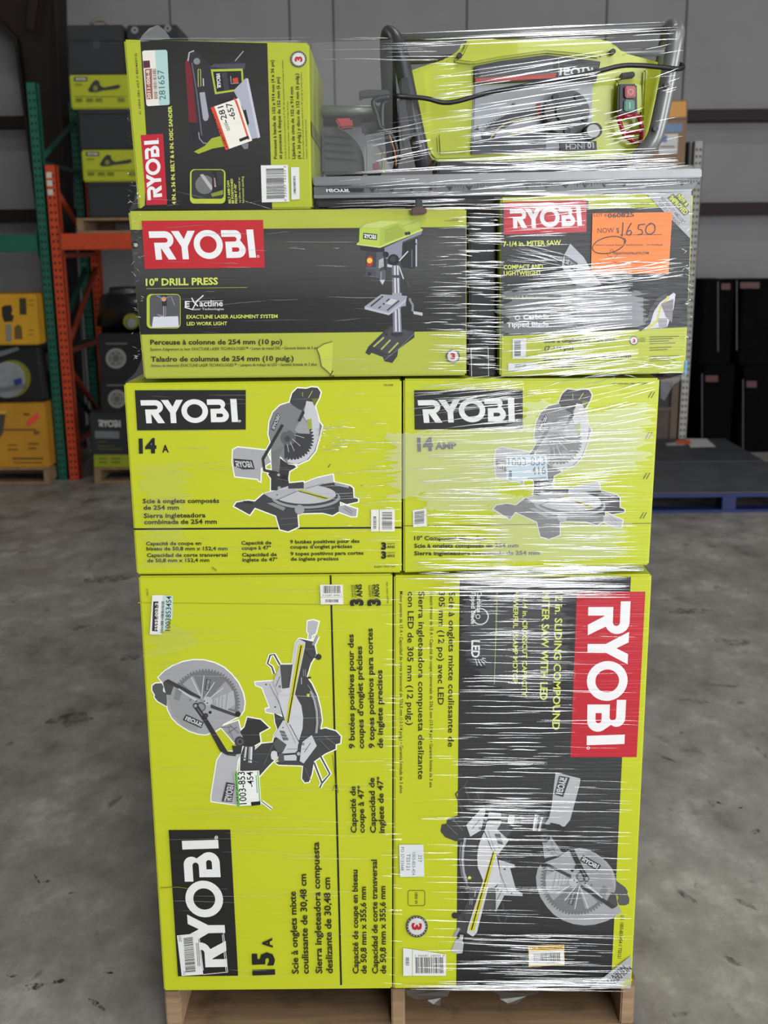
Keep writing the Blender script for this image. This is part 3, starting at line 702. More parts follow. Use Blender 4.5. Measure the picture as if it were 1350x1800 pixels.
# ---- F: fifteen amp sliding saw carton, lower left
SLIDE = [
    ('p', D1, [(140, 830), (220, 750), (330, 680), (470, 625), (600, 602), (740, 605), (880, 640), (1000, 700), (1100, 790), (1190, 900), (1250, 1030), (1275, 1150), (1262, 1260), (1225, 1320), (1180, 1350), (1000, 1440), (960, 1490), (870, 1545), (760, 1580), (660, 1570), (540, 1530), (400, 1440), (320, 1360), (265, 1250), (245, 1130), (258, 1050), (200, 900)], 158),
    ('p', D1, [(60, 940), (100, 910), (180, 905), (205, 950), (200, 1010), (250, 1050), (250, 1210), (130, 1140), (90, 1090), (95, 1060), (60, 1000)], 84),
    ('p', D1, [(960, 1480), (1190, 1400), (1240, 1600), (1140, 1690)], 150),
    ('p', D2, [(110, 1330), (150, 1270), (240, 1255), (320, 1275), (290, 1330), (280, 1420), (275, 1720), (60, 1690), (60, 1640)], 176),
    ('p', D2, [(375, 955), (490, 975), (565, 1045), (480, 1090), (490, 1170), (430, 1205), (340, 1205), (320, 1170), (335, 1130), (310, 1080), (350, 1040)], 48),
    ('p', D2, [(315, 1290), (345, 1205), (445, 1205), (440, 1240), (500, 1185), (600, 1175), (610, 1130), (640, 1140), (720, 1190), (690, 1250), (600, 1340), (560, 1380), (480, 1470), (310, 1420)], 62),
    ('p', D2, [(445, 645), (600, 635), (650, 760), (720, 900), (725, 940), (540, 905), (535, 880), (575, 870), (505, 690), (450, 670)], 186),
    ('s', D2, [(610, 570), (590, 510), (552, 480), (575, 408), (610, 400), (660, 490)], 14, 70),
    ('p', D2, [(610, 915), (700, 960), (640, 1060), (620, 1000)], 62),
    ('p', D2, [(660, 490), (775, 490), (740, 690), (680, 700)], 76),
    ('p', D2, [(800, 300), (830, 262), (960, 290), (980, 400), (930, 480), (895, 600), (940, 660), (985, 760), (1015, 880), (1028, 980), (1015, 1060), (1060, 1050), (1150, 1075), (1195, 1120), (1190, 1180), (1150, 1190), (1150, 1230), (1060, 1270), (960, 1340), (940, 1450), (915, 1520), (880, 1525), (855, 1490), (865, 1380), (840, 1375), (650, 1370), (620, 1350), (700, 1330), (690, 1250), (610, 1110), (690, 975), (640, 760), (690, 700), (740, 690)], 66),
    ('s', D2, [(960, 1350), (1030, 1530), (1012, 1570)], 14, 72), ('s', D2, [(1030, 1530), (1100, 1450), (1010, 1280)], 14, 72),
    ('s', D2, [(500, 1690), (590, 1760)], 8, 90),
    ('p', D2, [(905, 110), (955, 100), (1000, 115), (975, 215), (940, 235), (940, 265), (910, 265), (915, 215), (900, 200)], 176),
    ('s', D2, [(988, 238), (952, 320)], 26, 150), ('t', D2, [(945, 425), (985, 425)], 15, 60), ('c', D2, (1000, 422), 27, 50),
    # blade and guard detail
    ('q', D1, [(255, 1060), (350, 930), (600, 1110), (640, 1300), (700, 1420), (640, 1540), (480, 1480), (340, 1330)], 148),
    ('q', D1, [(760 + (455 if i % 3 else 418) * math.cos(math.radians(-146 + i * 1.8)), 1170 + (455 if i % 3 else 418) * math.sin(math.radians(-146 + i * 1.8))) for i in range(91)] + [(760, 1170)], 112),
    ('q', D1, [(760, 1170)] + arc(760, 1170, 392, -140, 12, 26), 152),
    ('q', D1, [(760, 1170)] + arc(760, 1170, 400, -114, -48, 12), 116),
    ('t', D1, [(700, 1090), (570, 820)], 9, 205), ('t', D1, [(710, 1090), (740, 800)], 9, 205), ('t', D1, [(740, 1110), (880, 890)], 9, 205), ('t', D1, [(830, 1090), (990, 970)], 9, 205),
    ('q', D1, [(770, 845), (830, 855), (805, 1010), (745, 1000)], 70), ('l', D1, [(765, 995), (785, 860), (818, 862), (795, 1000)], 160),
    ('q', D1, [(880, 1110), (1130, 1000), (1150, 1180), (1040, 1260), (880, 1200)], 172),
    ('t', D1, [(900, 1120), (890, 1200)], 7, 120), ('t', D1, [(945, 1080), (930, 1210)], 7, 120), ('t', D1, [(985, 1080), (975, 1230)], 7, 120), ('t', D1, [(1050, 1020), (1025, 1240)], 7, 120),
    ('q', D1, [(200, 900), (250, 860), (340, 950), (300, 1060), (240, 1050)], 72),
    ('q', D1, [(215, 880), (270, 850), (700, 1080), (690, 1108), (560, 1060)], 58),
    ('t', D1, [(400, 980), (640, 1130)], 26, 190), ('q', D1, [(375, 970), (455, 1020), (410, 1140), (345, 1110)], 124),
    ('q', D1, [(830, 1185), (1170, 1310), (1165, 1348), (830, 1228)], 66), ('c', D1, (1186, 1312), 38, 40),
    ('c', D1, (790, 1140), 60, 178), ('c', D1, (700, 1215), 66, 92), ('c', D1, (702, 1218), 44, 140), ('c', D1, (822, 1288), 20, 40), ('c', D1, (765, 1330), 34, 66), ('c', D1, (745, 1140), 10, 60), ('c', D1, (785, 1165), 10, 60), ('c', D1, (640, 1140), 10, 60), ('c', D1, (560, 1125), 12, 110),
    ('q', D1, [(505, 1312), (738, 1420), (705, 1497), (460, 1388)], 58), ('l', D1, [(703, 1478), (488, 1384), (514, 1334), (726, 1430)], 200),
    ('t', D1, [(625, 1195), (700, 1300), (760, 1390), (1020, 1810)], 62, 48), ('t', D1, [(640, 1215), (720, 1330)], 16, 100), ('c', D1, (634, 1198), 38, 50), ('c', D1, (630, 1200), 22, 150),
    ('t', D1, [(960, 1485), (1120, 1480)], 8, 105), ('t', D1, [(1080, 1450), (1200, 1560)], 8, 105), ('t', D1, [(1060, 1480), (1130, 1640)], 8, 105), ('t', D1, [(1060, 1560), (1180, 1480)], 8, 105),
    ('t', D2, [(0, 960), (150, 1240), (200, 1268), (275, 1275)], 34, 48), ('c', D2, (310, 1165), 46, 58), ('c', D2, (310, 1165), 30, 90), ('c', D2, (310, 1165), 16, 48), ('q', D2, [(240, 1200), (330, 1210), (320, 1270), (255, 1280)], 52),
    ('t', D2, [(365, 1210), (350, 1330)], 18, 190), ('t', D2, [(405, 1210), (398, 1350)], 34, 150), ('t', D2, [(412, 1210), (406, 1350)], 14, 215),
    ('t', D2, [(520, 1365), (600, 1190)], 6, 95), ('t', D2, [(320, 1300), (470, 1350)], 10, 84),
    ('q', D2, [(190, 1520), (265, 1535), (240, 1695), (150, 1690)], 62), ('l', D2, [(170, 1685), (202, 1538), (258, 1546), (234, 1690)], 190),
    ('q', D2, [(600, 640), (660, 490), (665, 560), (680, 690), (650, 760)], 180),
    ('t', D2, [(570, 660), (700, 910)], 5, 120), ('t', D2, [(625, 680), (660, 590)], 6, 90), ('c', D2, (540, 662), 7, 70), ('c', D2, (620, 860), 7, 70), ('c', D2, (660, 680), 12, 120),
    ('q', D2, [(640, 760), (690, 700), (740, 690), (790, 740), (850, 850), (865, 950), (860, 1050), (830, 1150), (800, 1180), (720, 1080), (700, 960)], 198),
    ('t', D2, [(930, 720), (965, 800), (985, 900), (990, 1000), (980, 1090)], 20, 160), ('t', D2, [(905, 665), (980, 780), (1008, 900), (1015, 1000), (1010, 1050)], 10, 120),
    ('q', D2, [(895, 745), (925, 742), (918, 772), (900, 768)], (196, 200, 60)),
    ('q', D2, [(800, 300), (830, 262), (885, 290), (880, 340), (735, 1022), (700, 990)], 196),
    ('q', D2, [(825, 310), (872, 310), (738, 1005), (710, 985)], (196, 190, 32)), ('t', D2, [(848, 320), (728, 1012)], 10, 30),
    ('t', D2, [(850, 600), (850, 660)], 10, 150), ('t', D2, [(868, 530), (868, 590)], 8, 130), ('t', D2, [(885, 530), (885, 590)], 8, 130), ('t', D2, [(885, 370), (935, 430)], 5, 30),
    ('q', D2, [(610, 1110), (690, 975), (745, 1010), (830, 1170), (820, 1190), (805, 1330), (700, 1330), (690, 1250), (715, 1190)], 194),
    ('q', D2, [(655, 1065), (700, 1070), (740, 1150), (690, 1155)], 100), ('t', D2, [(665, 1090), (715, 1100)], 5, 180), ('t', D2, [(672, 1120), (728, 1125)], 5, 180), ('c', D2, (688, 1040), 6, 70), ('t', D2, [(745, 1010), (830, 1170)], 6, 60), ('t', D2, [(715, 1000), (800, 1180)], 4, 110),
    ('q', D2, [(600, 1180), (640, 1130), (720, 1190), (690, 1250), (640, 1260)], 84),
    ('q', D2, [(580, 1280), (588, 1250), (612, 1243), (634, 1252), (640, 1285), (632, 1318), (608, 1328), (586, 1315)], 206), ('t', D2, [(680, 1278), (830, 1266)], 16, 50), ('q', D2, [(650, 1260), (695, 1268), (700, 1340), (650, 1345)], 84), ('c', D2, (825, 1270), 28, 60), ('c', D2, (825, 1270), 16, 170),
    ('q', D2, [(860, 1165), (940, 1105), (985, 1200), (870, 1355), (835, 1335), (850, 1200)], 198), ('t', D2, [(875, 1258), (930, 1175)], 6, 90), ('t', D2, [(720, 1230), (900, 1228)], 4, 120), ('c', D2, (865, 1185), 12, 130),
    ('t', D2, [(1050, 1110), (1150, 1190)], 6, 110), ('t', D2, [(1010, 1150), (1100, 1240)], 6, 105), ('t', D2, [(880, 1390), (930, 1500)], 6, 100), ('t', D2, [(900, 605), (935, 600)], 14, 40),
]
tF, f = carton('lime green 15 amp sliding saw carton standing on end, lower left', [(243, 1013), (690, 1009), (689, BOT(689)), (288, BOT(288))], YS, .60, LIMEB)
f.part('printed_line').stroke([K8(975, 30), K8(1005, 1188), K9(1025, 895)], 3.4, BLKI)
f.part('fold_crease').stroke([K8(60, 160), K8(1270, 172)], 1.6, (158, 166, 20))
f.part('product_picture'); picture(f, SLIDE, None, (238, 240, 226))
f.part('logo_panel').poly([(208, 157), (500, 155), (537, 847), (252, 850)], BLKI, K9)
f.part('logo_lettering').logo([(310, 833), (270, 205), (446, 205), (488, 830)], (226, 226, 224), K9)
f.part('printed_text')
for st, p0, p1, h, k in (
    ('9 butées positives pour des', (1090, 850), (1084, 308), 27, K8), ("coupes d'onglet précises", (1134, 850), (1124, 365), 27, K8),
    ('9 topes positivos para cortes', (1184, 848), (1174, 280), 27, K8), ('de inglete precisos', (1224, 848), (1220, 478), 27, K8),
    ('Capacité de coupe en biseau', (1108, 838), (1103, 345), 27, K9), ('de 50,8 mm x 355,6 mm', (1146, 838), (1143, 425), 27, K9),
    ('Capacidad de corte transversal', (1200, 838), (1195, 297), 27, K9), ('de 50,8 mm x 355,6 mm', (1238, 838), (1235, 422), 27, K9),
    ('Scie à onglets mixte', (824, 838), (810, 447), 31, K9), ('coulissante de 30,48 cm', (872, 838), (859, 365), 31, K9),
    ('Sierra ingleteadora compuesta', (936, 836), (920, 213), 31, K9), ('deslizante de 30,48 cm', (986, 836), (972, 381), 31, K9)):
    f.text(st, p0, p1, h, TXT, k, .022)
for st, p0, p1 in (('Capacité de', (627, 1463), (625, 1381)), ('coupe à 47°', (641, 1463), (639, 1380)), ('Capacidad de', (661, 1463), (658, 1366)), ('inglete de 47°', (676, 1463), (673, 1364))):
    f.text(st, p0, p1, 10, TXT, None, .022)
f.text('15', (706, 842), (702, 735), 96, BLKI, K9, .05); f.text('A', (700, 714), (697, 668), 46, BLKI, K9, .03)
for dx, a_, b_ in ((0, 'ANS', 'GARANTIE'), (82, 'AÑOS', 'GARANTÍA')):
    f.text('3', (1128 + dx, 172), (1126 + dx, 138), 56, BLKI, K8, .06); f.text(a_, (1126 + dx, 132), (1122 + dx, 70), 26, BLKI, K8, .03)
    f.text(b_, (1085 + dx, 132), (1083 + dx, 74), 10, TXT, K8, .0); f.text('LIMITÉE' if dx == 0 else 'LIMITADA', (1098 + dx, 132), (1096 + dx, 74), 10, TXT, K8, .0)
f.text('English other side', (1250, 160), (1246, 60), 9, TXT, K8, .0); f.text('TSS121', (115, 125), (109, 92), 10, TXT, K8, .0)
f.text('®', (441, 200), (440, 186), 16, (226, 226, 224), K9, 0)
f.part('barcode_label#1').poly([(925, 72), (1033, 72), (1036, 166), (928, 166)], (222, 222, 216), K8)
f.bars([(940, 78), (1022, 78), (1022, 113), (940, 113)], 26, k=K8); f.text('0 33287 18990 1', (938, 127), (1026, 127), 8, TXT, K8, 0); f.bars([(950, 142), (1012, 142), (1012, 156), (950, 156)], 20, k=K8, seed=3); f.stroke([(927, 132), (1035, 132)], 2, (150, 160, 40), K8)
f.part('inventory_sticker#1').poly([(130, 122), (180, 122), (174, 310), (118, 308)], (226, 226, 222), K8); f.poly([(180, 122), (228, 125), (226, 235), (205, 242), (200, 280), (178, 300)], (186, 208, 204), K8)
f.poly([(135, 152), (160, 152), (155, 294), (129, 293)], (52, 50, 50), K8); f.text('2595-003-2', (156, 290), (158, 158), 14, (230, 230, 226), K8)
f.bars([(168, 300), (174, 150), (188, 150), (182, 298)], 24, (90, 88, 84), K8, 5); f.text('1003853454', (215, 292), (221, 127), 24, (46, 56, 56), K8, .01)
f.part('price_sticker').poly([(518, 957), (637, 953), (647, 1117), (530, 1122)], (232, 234, 228), K8); f.poly([(520, 958), (533, 957.5), (545, 1121), (531, 1122)], (96, 170, 70), K8)
f.bars([(524, 962), (538, 1116), (532, 1117), (521, 962)], 16, (30, 34, 30), K8, 8); f.stroke([(630, 956), (641, 1116)], 5, (110, 180, 80), K8); f.stroke([(622, 975), (628, 1060)], 4, (120, 160, 90), K8)
f.text('1003-853', (578, 1112), (568, 958), 34, (28, 28, 28), K8, .01); f.text('-454', (612, 1030), (606, 958), 30, (28, 28, 28), K8, .01); f.text('1', (642, 1116), (640, 1098), 42, (28, 28, 28), K8, .03)
f.part('shipping_label').poly([(247, 655), (345, 645), (372, 840), (270, 847)], (222, 222, 218), K9)
f.bars([(278, 668), (288, 832), (336, 828), (322, 662)], 46, (34, 34, 34), K9, 11); f.text('097', (270, 684), (268, 656), 14, (40, 40, 40), K9, 0); f.text('7202', (288, 842), (286, 822), 10, (40, 40, 40), K9, 0)
for xx in (340, 348): f.stroke([(xx, 690), (xx + 8, 800)], 4, (120, 120, 118), K9)
for a_, b_ in (((345, 645), (468, 640)), ((468, 640), (488, 828)), ((488, 828), (372, 840)), ((462, 650), (480, 825)), ((352, 660), (372, 820))): f.stroke([a_, b_], 3, (224, 224, 222), K9)
f.part('scuff_mark').stroke([(170, 430), (250, 425), (300, 432)], 3, (120, 124, 20), K9)
for a_, b_ in (((985, 880), (1000, 1010)), ((1000, 1010), (985, 1050)), ((1005, 1010), (1012, 1060))): f.stroke([a_, b_], 2.5, (96, 100, 16), K8)
f.build(tF)

# ---- G: twelve inch sliding saw carton, lower right
tG, f = carton('lower right carton with red logo and 12 inch sliding saw, printed sideways', [(692.5, 1012), (1146, 1010), (1110, BOT(1110)), (691.5, BOT(691))], YS, .60, LIMEB)
f.part('dark_panel')
zt_, zb_ = zof(900, 1012), zof(900, 1736)
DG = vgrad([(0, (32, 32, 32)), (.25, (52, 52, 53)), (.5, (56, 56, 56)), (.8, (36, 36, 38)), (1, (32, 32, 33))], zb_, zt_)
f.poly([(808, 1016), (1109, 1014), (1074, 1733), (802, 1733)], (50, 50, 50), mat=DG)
f.part('logo_panel').poly([(940, 112), (1278, 112), (1235, 930), (908, 930)], (186, 32, 46), K10)
f.part('logo_lettering').logo([(1208, 160), (1174, 868), (984, 868), (996, 160)], (232, 230, 230), K10)
f.part('headline')
for st, p0, p1, h, b in (('12 in. SLIDING COMPOUND', (834, 112), (818, 795), 36, .02), ('MITER SAW WITH LED', (770, 112), (757, 648), 36, .02), ('15-1/4 in. CROSSCUT CAPACITY', (672, 105), (668, 630), 24, .02), ('POWERFUL 15 AMP MOTOR', (626, 105), (622, 568), 24, .02)):
    f.text(st, p0, p1, h, (212, 218, 92), K10, b)
f.stroke([(546, 110), (531, 570)], 3, (150, 156, 80), K10); f.text('Lame de scie incluse', (540, 120), (534, 345), 13, (150, 156, 80), K10, 0)
f.part('feature_icon').text('Carbide', (447, 110), (445, 215), 22, (224, 224, 224), K10); f.text('Tipped Blade', (418, 110), (416, 272), 22, (224, 224, 224), K10); f.text('LED', (420, 352), (418, 438), 40, (228, 228, 228), K10, .03)
for i in range(5): f.stroke([(445 + 26 * math.cos(.5 * i - .2), 440 + 10 * math.sin(.5 * i)), (448 + 44 * math.cos(.5 * i - .4), 446 + 34 * math.sin(.5 * i - .1))], 3, (226, 226, 226), K10)
f.ring((462, 235), 42, 36, (210, 210, 210), K10); f.ring((450, 235), 12, 8, (210, 210, 210), K10)
f.part('printed_text')
for st, p0, p1, h, b in (('Scie à onglets mixte coulissante de', (308, 112), (303, 880), 29, .014), ('305 mm (12 po) avec LED', (258, 112), (252, 672), 29, .014),
    ('Puissant moteur de 15 A • Capacité de coupe transversale de 336,5 mm (13-1/4 po) • Garantie limitée de 3 ans', (214, 112), (211, 1080), 16, .004),
    ('Sierra ingleteadora compuesta deslizante', (157, 112), (155, 1040), 29, .014), ('con LED de 305 mm (12 pulg.)', (105, 112), (100, 772), 29, .014),
    ('Motor potente de 15 A • Capacidad de corte transversal de 336,5 mm (13-1/4 pulg.) • Garantía limitada de 3 años', (64, 110), (64, 1108), 16, .004)):
    f.text(st, p0, p1, h, TXT, K10, b)
f.text('U.S. 1003-853-454 // TSS121', (1157, 640), (1141, 855), 17, TXT, K11, .004); f.text('1800 W', (138, 530), (138, 588), 15, TXT, K11, 0)
for a_, b_ in (((105, 526), (105, 588)), ((111, 520), (182, 520)), ((188, 526), (188, 588)), ((111, 595), (182, 595)), ((105, 588), (111, 595)), ((105, 526), (111, 520)), ((182, 520), (188, 526)), ((182, 595), (188, 588))): f.stroke([a_, b_], 3, (90, 96, 20), K11)
f.part('product_picture'); picture(f, SLIDE, similarity((361, 1236), (550, 1090), (1013, 1546), (803, 1676)))
f.part('warranty_badge').badge((148, 695), 54, K11, math.pi / 2)
f.part('part_sticker').poly([(60, 290), (180, 290), (185, 448), (65, 450)], (214, 218, 220), K11)
for st, p0, p1, h in (('25T', (156, 340), (154, 378), 18), ('1003-853-454', (126, 328), (124, 440), 16), ('TSS121', (98, 335), (96, 415), 18), ('PO 57133448', (70, 302), (69, 418), 15)): f.text(st, p0, p1, h, (70, 72, 76), K11, 0)
f.part('barcode_label#2').poly([(80, 800), (292, 832), (292, 938), (80, 938)], (222, 222, 218), K11); f.bars([(140, 846), (278, 846), (280, 925), (142, 925)], 30, k=K11, seed=21); f.bars([(92, 846), (92, 888), (110, 888), (110, 846)], 12, k=K11, seed=22); f.text('0 33287 18990 1', (285, 834), (140, 834), 9, TXT, K11, 0)
f.stroke([(126, 806), (126, 938)], 3, (160, 170, 40), K11)
f.part('return_sticker').poly([(698, 790), (875, 783), (878, 885), (700, 892)], (222, 176, 52), K11); f.poly([(702, 816), (874, 810), (875, 881), (703, 887)], (226, 226, 222), K11)
f.text('RTV  YELLOW/JAUNE', (705, 809), (871, 803), 14, (40, 36, 20), K11, .02); f.bars([(724, 828), (855, 824), (857, 864), (726, 868)], 34, k=K11, seed=31); f.text('1003 853 454', (790, 880), (852, 878), 7, TXT, K11, 0)
f.part('corner_banner').poly([(1000, 1000), (1205, 838), (1203, 1000)], (168, 168, 170), K11)
f.text('NUEVO', (1166, 884), (1082, 958), 24, (44, 44, 46), K11, .02); f.text('NOUVEAU', (1196, 888), (1092, 980), 22, (44, 44, 46), K11, .02); f.text('NEW', (1200, 944), (1150, 990), 20, (190, 200, 40), K11, .03)
f.build(tG)

# ---- D: fourteen amp mitre saw carton, French and Spanish side
MITRE = [
    ('p', DE, [(55, 680), (100, 655), (380, 685), (430, 800), (330, 860), (325, 990), (310, 985), (300, 965), (75, 940), (50, 800)], 164),
    ('p', DE, [(600, 215), (520, 240), (450, 310), (415, 400), (405, 520), (430, 620), (430, 700), (440, 900), (510, 900), (520, 740), (590, 815), (700, 820), (800, 775), (870, 690), (905, 560), (935, 440), (905, 400), (870, 270), (850, 200), (740, 180)], 122),
    ('p', DE, [(615, 205), (640, 120), (690, 70), (780, 75), (830, 60), (890, 65), (920, 110), (905, 165), (860, 250), (790, 200), (740, 290), (700, 275), (640, 235)], 62),
    ('p', DE, [(440, 880), (510, 900), (520, 760), (600, 820), (660, 830), (680, 850), (610, 890), (600, 960), (610, 1030), (500, 1080), (430, 1080), (430, 960), (400, 920)], 52),
    ('s', DE, [(545, 430), (350, 770), (365, 880), (480, 905)], 30, 46),
    ('p', DE, [(755, 1010), (880, 960), (1040, 925), (1050, 1000), (1210, 1035), (1240, 1060), (1245, 1150), (1290, 1165), (1290, 1190), (1180, 1215), (1110, 1190), (1115, 1280), (1040, 1325), (940, 1300), (740, 1305), (690, 1320), (700, 1440), (600, 1485), (520, 1465), (480, 1330), (270, 1250), (220, 1320), (65, 1235), (90, 1200), (200, 1180), (270, 1190), (350, 1120), (480, 1080), (600, 1060), (600, 1010), (750, 995)], 64),
    ('p', DE, [(1100, 1235), (1160, 1225), (1280, 1265), (1272, 1335), (1220, 1335), (1100, 1290)], 162),
    ('q', DE, [(60, 765), (245, 780), (270, 870), (150, 872), (65, 840)], 50), ('l', DE, [(72, 786), (232, 792), (250, 856), (80, 846)], 190),
    ('q', DE, [(780, 195), (840, 205), (880, 290), (910, 420), (900, 560), (860, 690), (780, 780), (680, 820), (590, 800), (600, 770), (700, 770), (790, 700), (820, 560), (800, 430), (750, 340)], 192),
    ('q', DE, [(640 + (215 if i % 3 else 190) * math.cos(math.radians(-30 + i * 3)), 565 + (215 if i % 3 else 190) * math.sin(math.radians(-30 + i * 3))) for i in range(49)] + [(560, 560)], 58),
    ('q', DE, [(510, 740), (560, 640), (430, 700), (440, 890), (505, 890)], 112),
    ('q', DE, [(665, 480), (740, 350), (800, 440), (815, 520), (700, 515)], 152), ('q', DE, [(780, 380), (830, 370), (835, 470), (800, 480)], (150, 160, 60)), ('c', DE, (600, 560), 75, 92), ('c', DE, (565, 470), 34, 120), ('c', DE, (590, 570), 30, 66),
    ('t', DE, [(640, 570), (720, 640)], 5, 190), ('t', DE, [(620, 600), (660, 690)], 5, 190), ('t', DE, [(660, 530), (760, 560)], 5, 190), ('t', DE, [(590, 620), (605, 700)], 5, 190),
    ('q', DE, [(745, 280), (690, 395), (720, 400), (765, 310)], 48), ('q', DE, [(830, 170), (905, 168), (862, 245)], (110, 110, 40)), ('t', DE, [(740, 110), (745, 150)], 8, (150, 150, 70)), ('t', DE, [(840, 95), (800, 165)], 8, (170, 170, 90)),
    ('q', DE, [(495, 312), (524, 352), (462, 492), (428, 470)], 48), ('l', DE, [(436, 466), (496, 322), (518, 354), (460, 486)], 186),
    ('t', DE, [(545, 430), (350, 770), (365, 880), (480, 905)], 30, 46), ('c', DE, (505, 925), 14, 170), ('c', DE, (512, 1055), 18, 150), ('c', DE, (560, 960), 34, 34), ('t', DE, [(480, 960), (600, 985)], 8, 84),
    ('q', DE, arc(775, 1150, 340, 0, 360, 30, 108), 150), ('q', DE, arc(775, 1135, 318, 0, 360, 30, 100), 66), ('q', DE, arc(765, 1118, 308, 0, 360, 30, 94), 182),
    ('q', DE, [(755, 1010), (880, 960), (1040, 925), (1050, 1000), (950, 1015), (760, 1080)], 176), ('t', DE, [(770, 1060), (945, 1012)], 4, 60),
    ('q', DE, [(600, 1010), (750, 995), (755, 1060), (600, 1062)], 62), ('t', DE, [(1060, 1010), (1200, 1045)], 26, 150),
    ('q', DE, [(690, 1075), (740, 1070), (1012, 1155), (960, 1175)], (176, 178, 60)), ('t', DE, [(700, 1085), (985, 1160)], 8, 30),
    ('q', DE, [(355, 1110), (480, 1080), (660, 1060), (692, 1082), (490, 1170), (420, 1150)], 168), ('t', DE, [(490, 1172), (690, 1085)], 5, 60), ('c', DE, (490, 1122), 7, 60),
    ('q', DE, [(390, 1205), (450, 1200), (575, 1250), (552, 1280)], 134), ('t', DE, [(520, 1360), (690, 1350)], 5, 110), ('t', DE, [(520, 1420), (690, 1405)], 4, 105), ('t', DE, [(160, 1190), (250, 1200)], 20, 44),
    ('t', DE, [(740, 1285), (930, 1270), (1060, 1250)], 6, 120), ('c', DE, (712, 1268), 48, 152), ('t', DE, [(1160, 1232), (1240, 1290)], 5, 120), ('t', DE, [(1150, 1255), (1235, 1310)], 5, 125),
]
tD, f = carton('bright lime 14 amp mitre saw carton, left one of the middle tier', [(217, 674), (706, 667), (706, 1007), (240, 1010)], YS - .005, .56, LIMEB)
f.part('printed_line').stroke([(92, 727), (1313, 720)], 8, BLKI, K6)
f.part('product_picture'); picture(f, MITRE, None, (238, 240, 226))
f.part('logo_panel').poly([(97, 93), (603, 92), (603, 272), (108, 276)], BLKI, K6)
f.part('logo_lettering').logo([(122, 137), (562, 132), (566, 240), (132, 244)], (228, 228, 226), K6)
f.part('printed_text')
f.text('14', (116, 378), (196, 376), 62, BLKI, K6, .05); f.text('A', (222, 376), (252, 375), 33, BLKI, K6, .03)
for st, p0, p1, h in (('Scie à onglets composés', (133, 608), (482, 606), 20), ('de 254 mm', (137, 638), (298, 637), 20), ('Sierra ingleteadora', (138, 675), (420, 672), 20), ('combinada de 254 mm', (140, 703), (471, 701), 20),
    ('Capacité de coupe en', (148, 800), (400, 798), 16), ('biseau de 50,8 mm x 152,4 mm', (150, 823), (520, 822), 16), ('Capacidad de corte transversal', (152, 853), (520, 851), 16), ('de 50,8 mm x 152,4 mm', (154, 877), (437, 875), 16),
    ('Capacité de', (583, 797), (720, 795), 16), ('coupe à 47°', (585, 820), (718, 818), 16), ('Capacidad de', (586, 851), (745, 849), 16), ('inglete de 47°', (588, 874), (748, 872), 16),
    ('9 butées positives pour des', (805, 792), (1122, 788), 16), ("coupes d'onglet précises", (806, 815), (1088, 812), 16), ('9 topes positivos para cortes', (807, 846), (1140, 842), 16), ('de inglete precisos', (808, 870), (1026, 868), 16)):
    f.text(st, p0, p1, h, TXT, K6, .024)
for dy, s in ((0, 'ANS'), (41, 'AÑOS')): f.text('3', (1221, 818 + dy), (1244, 818 + dy), 30, BLKI, K6, .06); f.text(s, (1247, 813 + dy), (1283, 812 + dy), 11, BLKI, K6, .02); f.text('GARANTIE', (1248, 796 + dy), (1283, 795 + dy), 6, TXT, K6, 0)
f.text('English other side', (1190, 901), (1285, 899), 8, TXT, K6, 0); f.text('TS1346', (1232, 74), (1275, 73), 9, TXT, K6, 0); f.text('®', (568, 240), (580, 240), 12, (226, 226, 226), K6, 0)
f.part('barcode_label#3').poly([(1174, 637), (1210, 637), (1210, 737), (1174, 737)], (222, 222, 216), K6); f.poly([(1213, 637), (1282, 637), (1282, 737), (1213, 737)], (222, 222, 216), K6)
f.bars([(1184, 668), (1184, 725), (1198, 725), (1198, 668)], 20, k=K6, seed=41); f.bars([(1224, 648), (1224, 728), (1270, 728), (1270, 648)], 28, k=K6, seed=42)
f.part('scuff_mark').stroke([(990, 428), (978, 445)], 3, (90, 94, 20), K6); f.stroke([(1130, 525), (1135, 530)], 3, (90, 94, 20), K6); f.stroke([(450, 900), (470, 915)], 6, (130, 136, 30), K6)
f.build(tD)

# ---- E: fourteen amp mitre saw carton, English side under creased film
tE, f = carton('lime 14 amp compound saw carton with pale blue sticker, right of the middle tier', [(709, 666), (1160, 665), (1141, 994), (709, 1007)], YS - .005, .56, (184, 194, 34))
f.part('fold_crease').stroke([(75, 712), (1206, 700)], 4, (112, 112, 30), K7)
f.part('product_picture'); picture(f, MITRE, similarity(DE(712, 1268), DE(830, 60), K7(800, 670), K7(893, 88)), (206, 210, 190))
f.part('logo_panel').poly([(125, 93), (620, 90), (620, 270), (128, 272)], BLKI, K7)
f.part('logo_lettering').logo([(140, 137), (582, 127), (582, 236), (152, 242)], (222, 222, 220), K7)
f.part('printed_text').text('14', (140, 369), (212, 366), 58, BLKI, K7, .05); f.text('AMP', (220, 363), (318, 359), 28, BLKI, K7, .04)
for st, p0, p1 in (('10" Compound Miter Saw', (125, 776), (458, 775)), ('Scie à onglets composés de 254 mm', (125, 811), (600, 809)), ('Sierra ingleteadora combinada de 254 mm', (125, 845), (697, 843))): f.text(st, p0, p1, 18, TXT, K7, .024)
f.text('US 1003-856-388 // TS1346', (1030, 68), (1190, 66), 9, TXT, K7, 0)
f.part('price_sticker').poly([(545, 392), (728, 385), (735, 500), (545, 503)], (190, 212, 222), K7); f.text('1003-853', (554, 440), (722, 434), 38, (70, 86, 100), K7, .012); f.text('1', (556, 498), (570, 498), 38, (70, 86, 100), K7, .03); f.text('416', (660, 478), (726, 474), 36, (70, 86, 100), K7, .012); f.stroke([(640, 494), (728, 491)], 8, (120, 140, 150), K7)
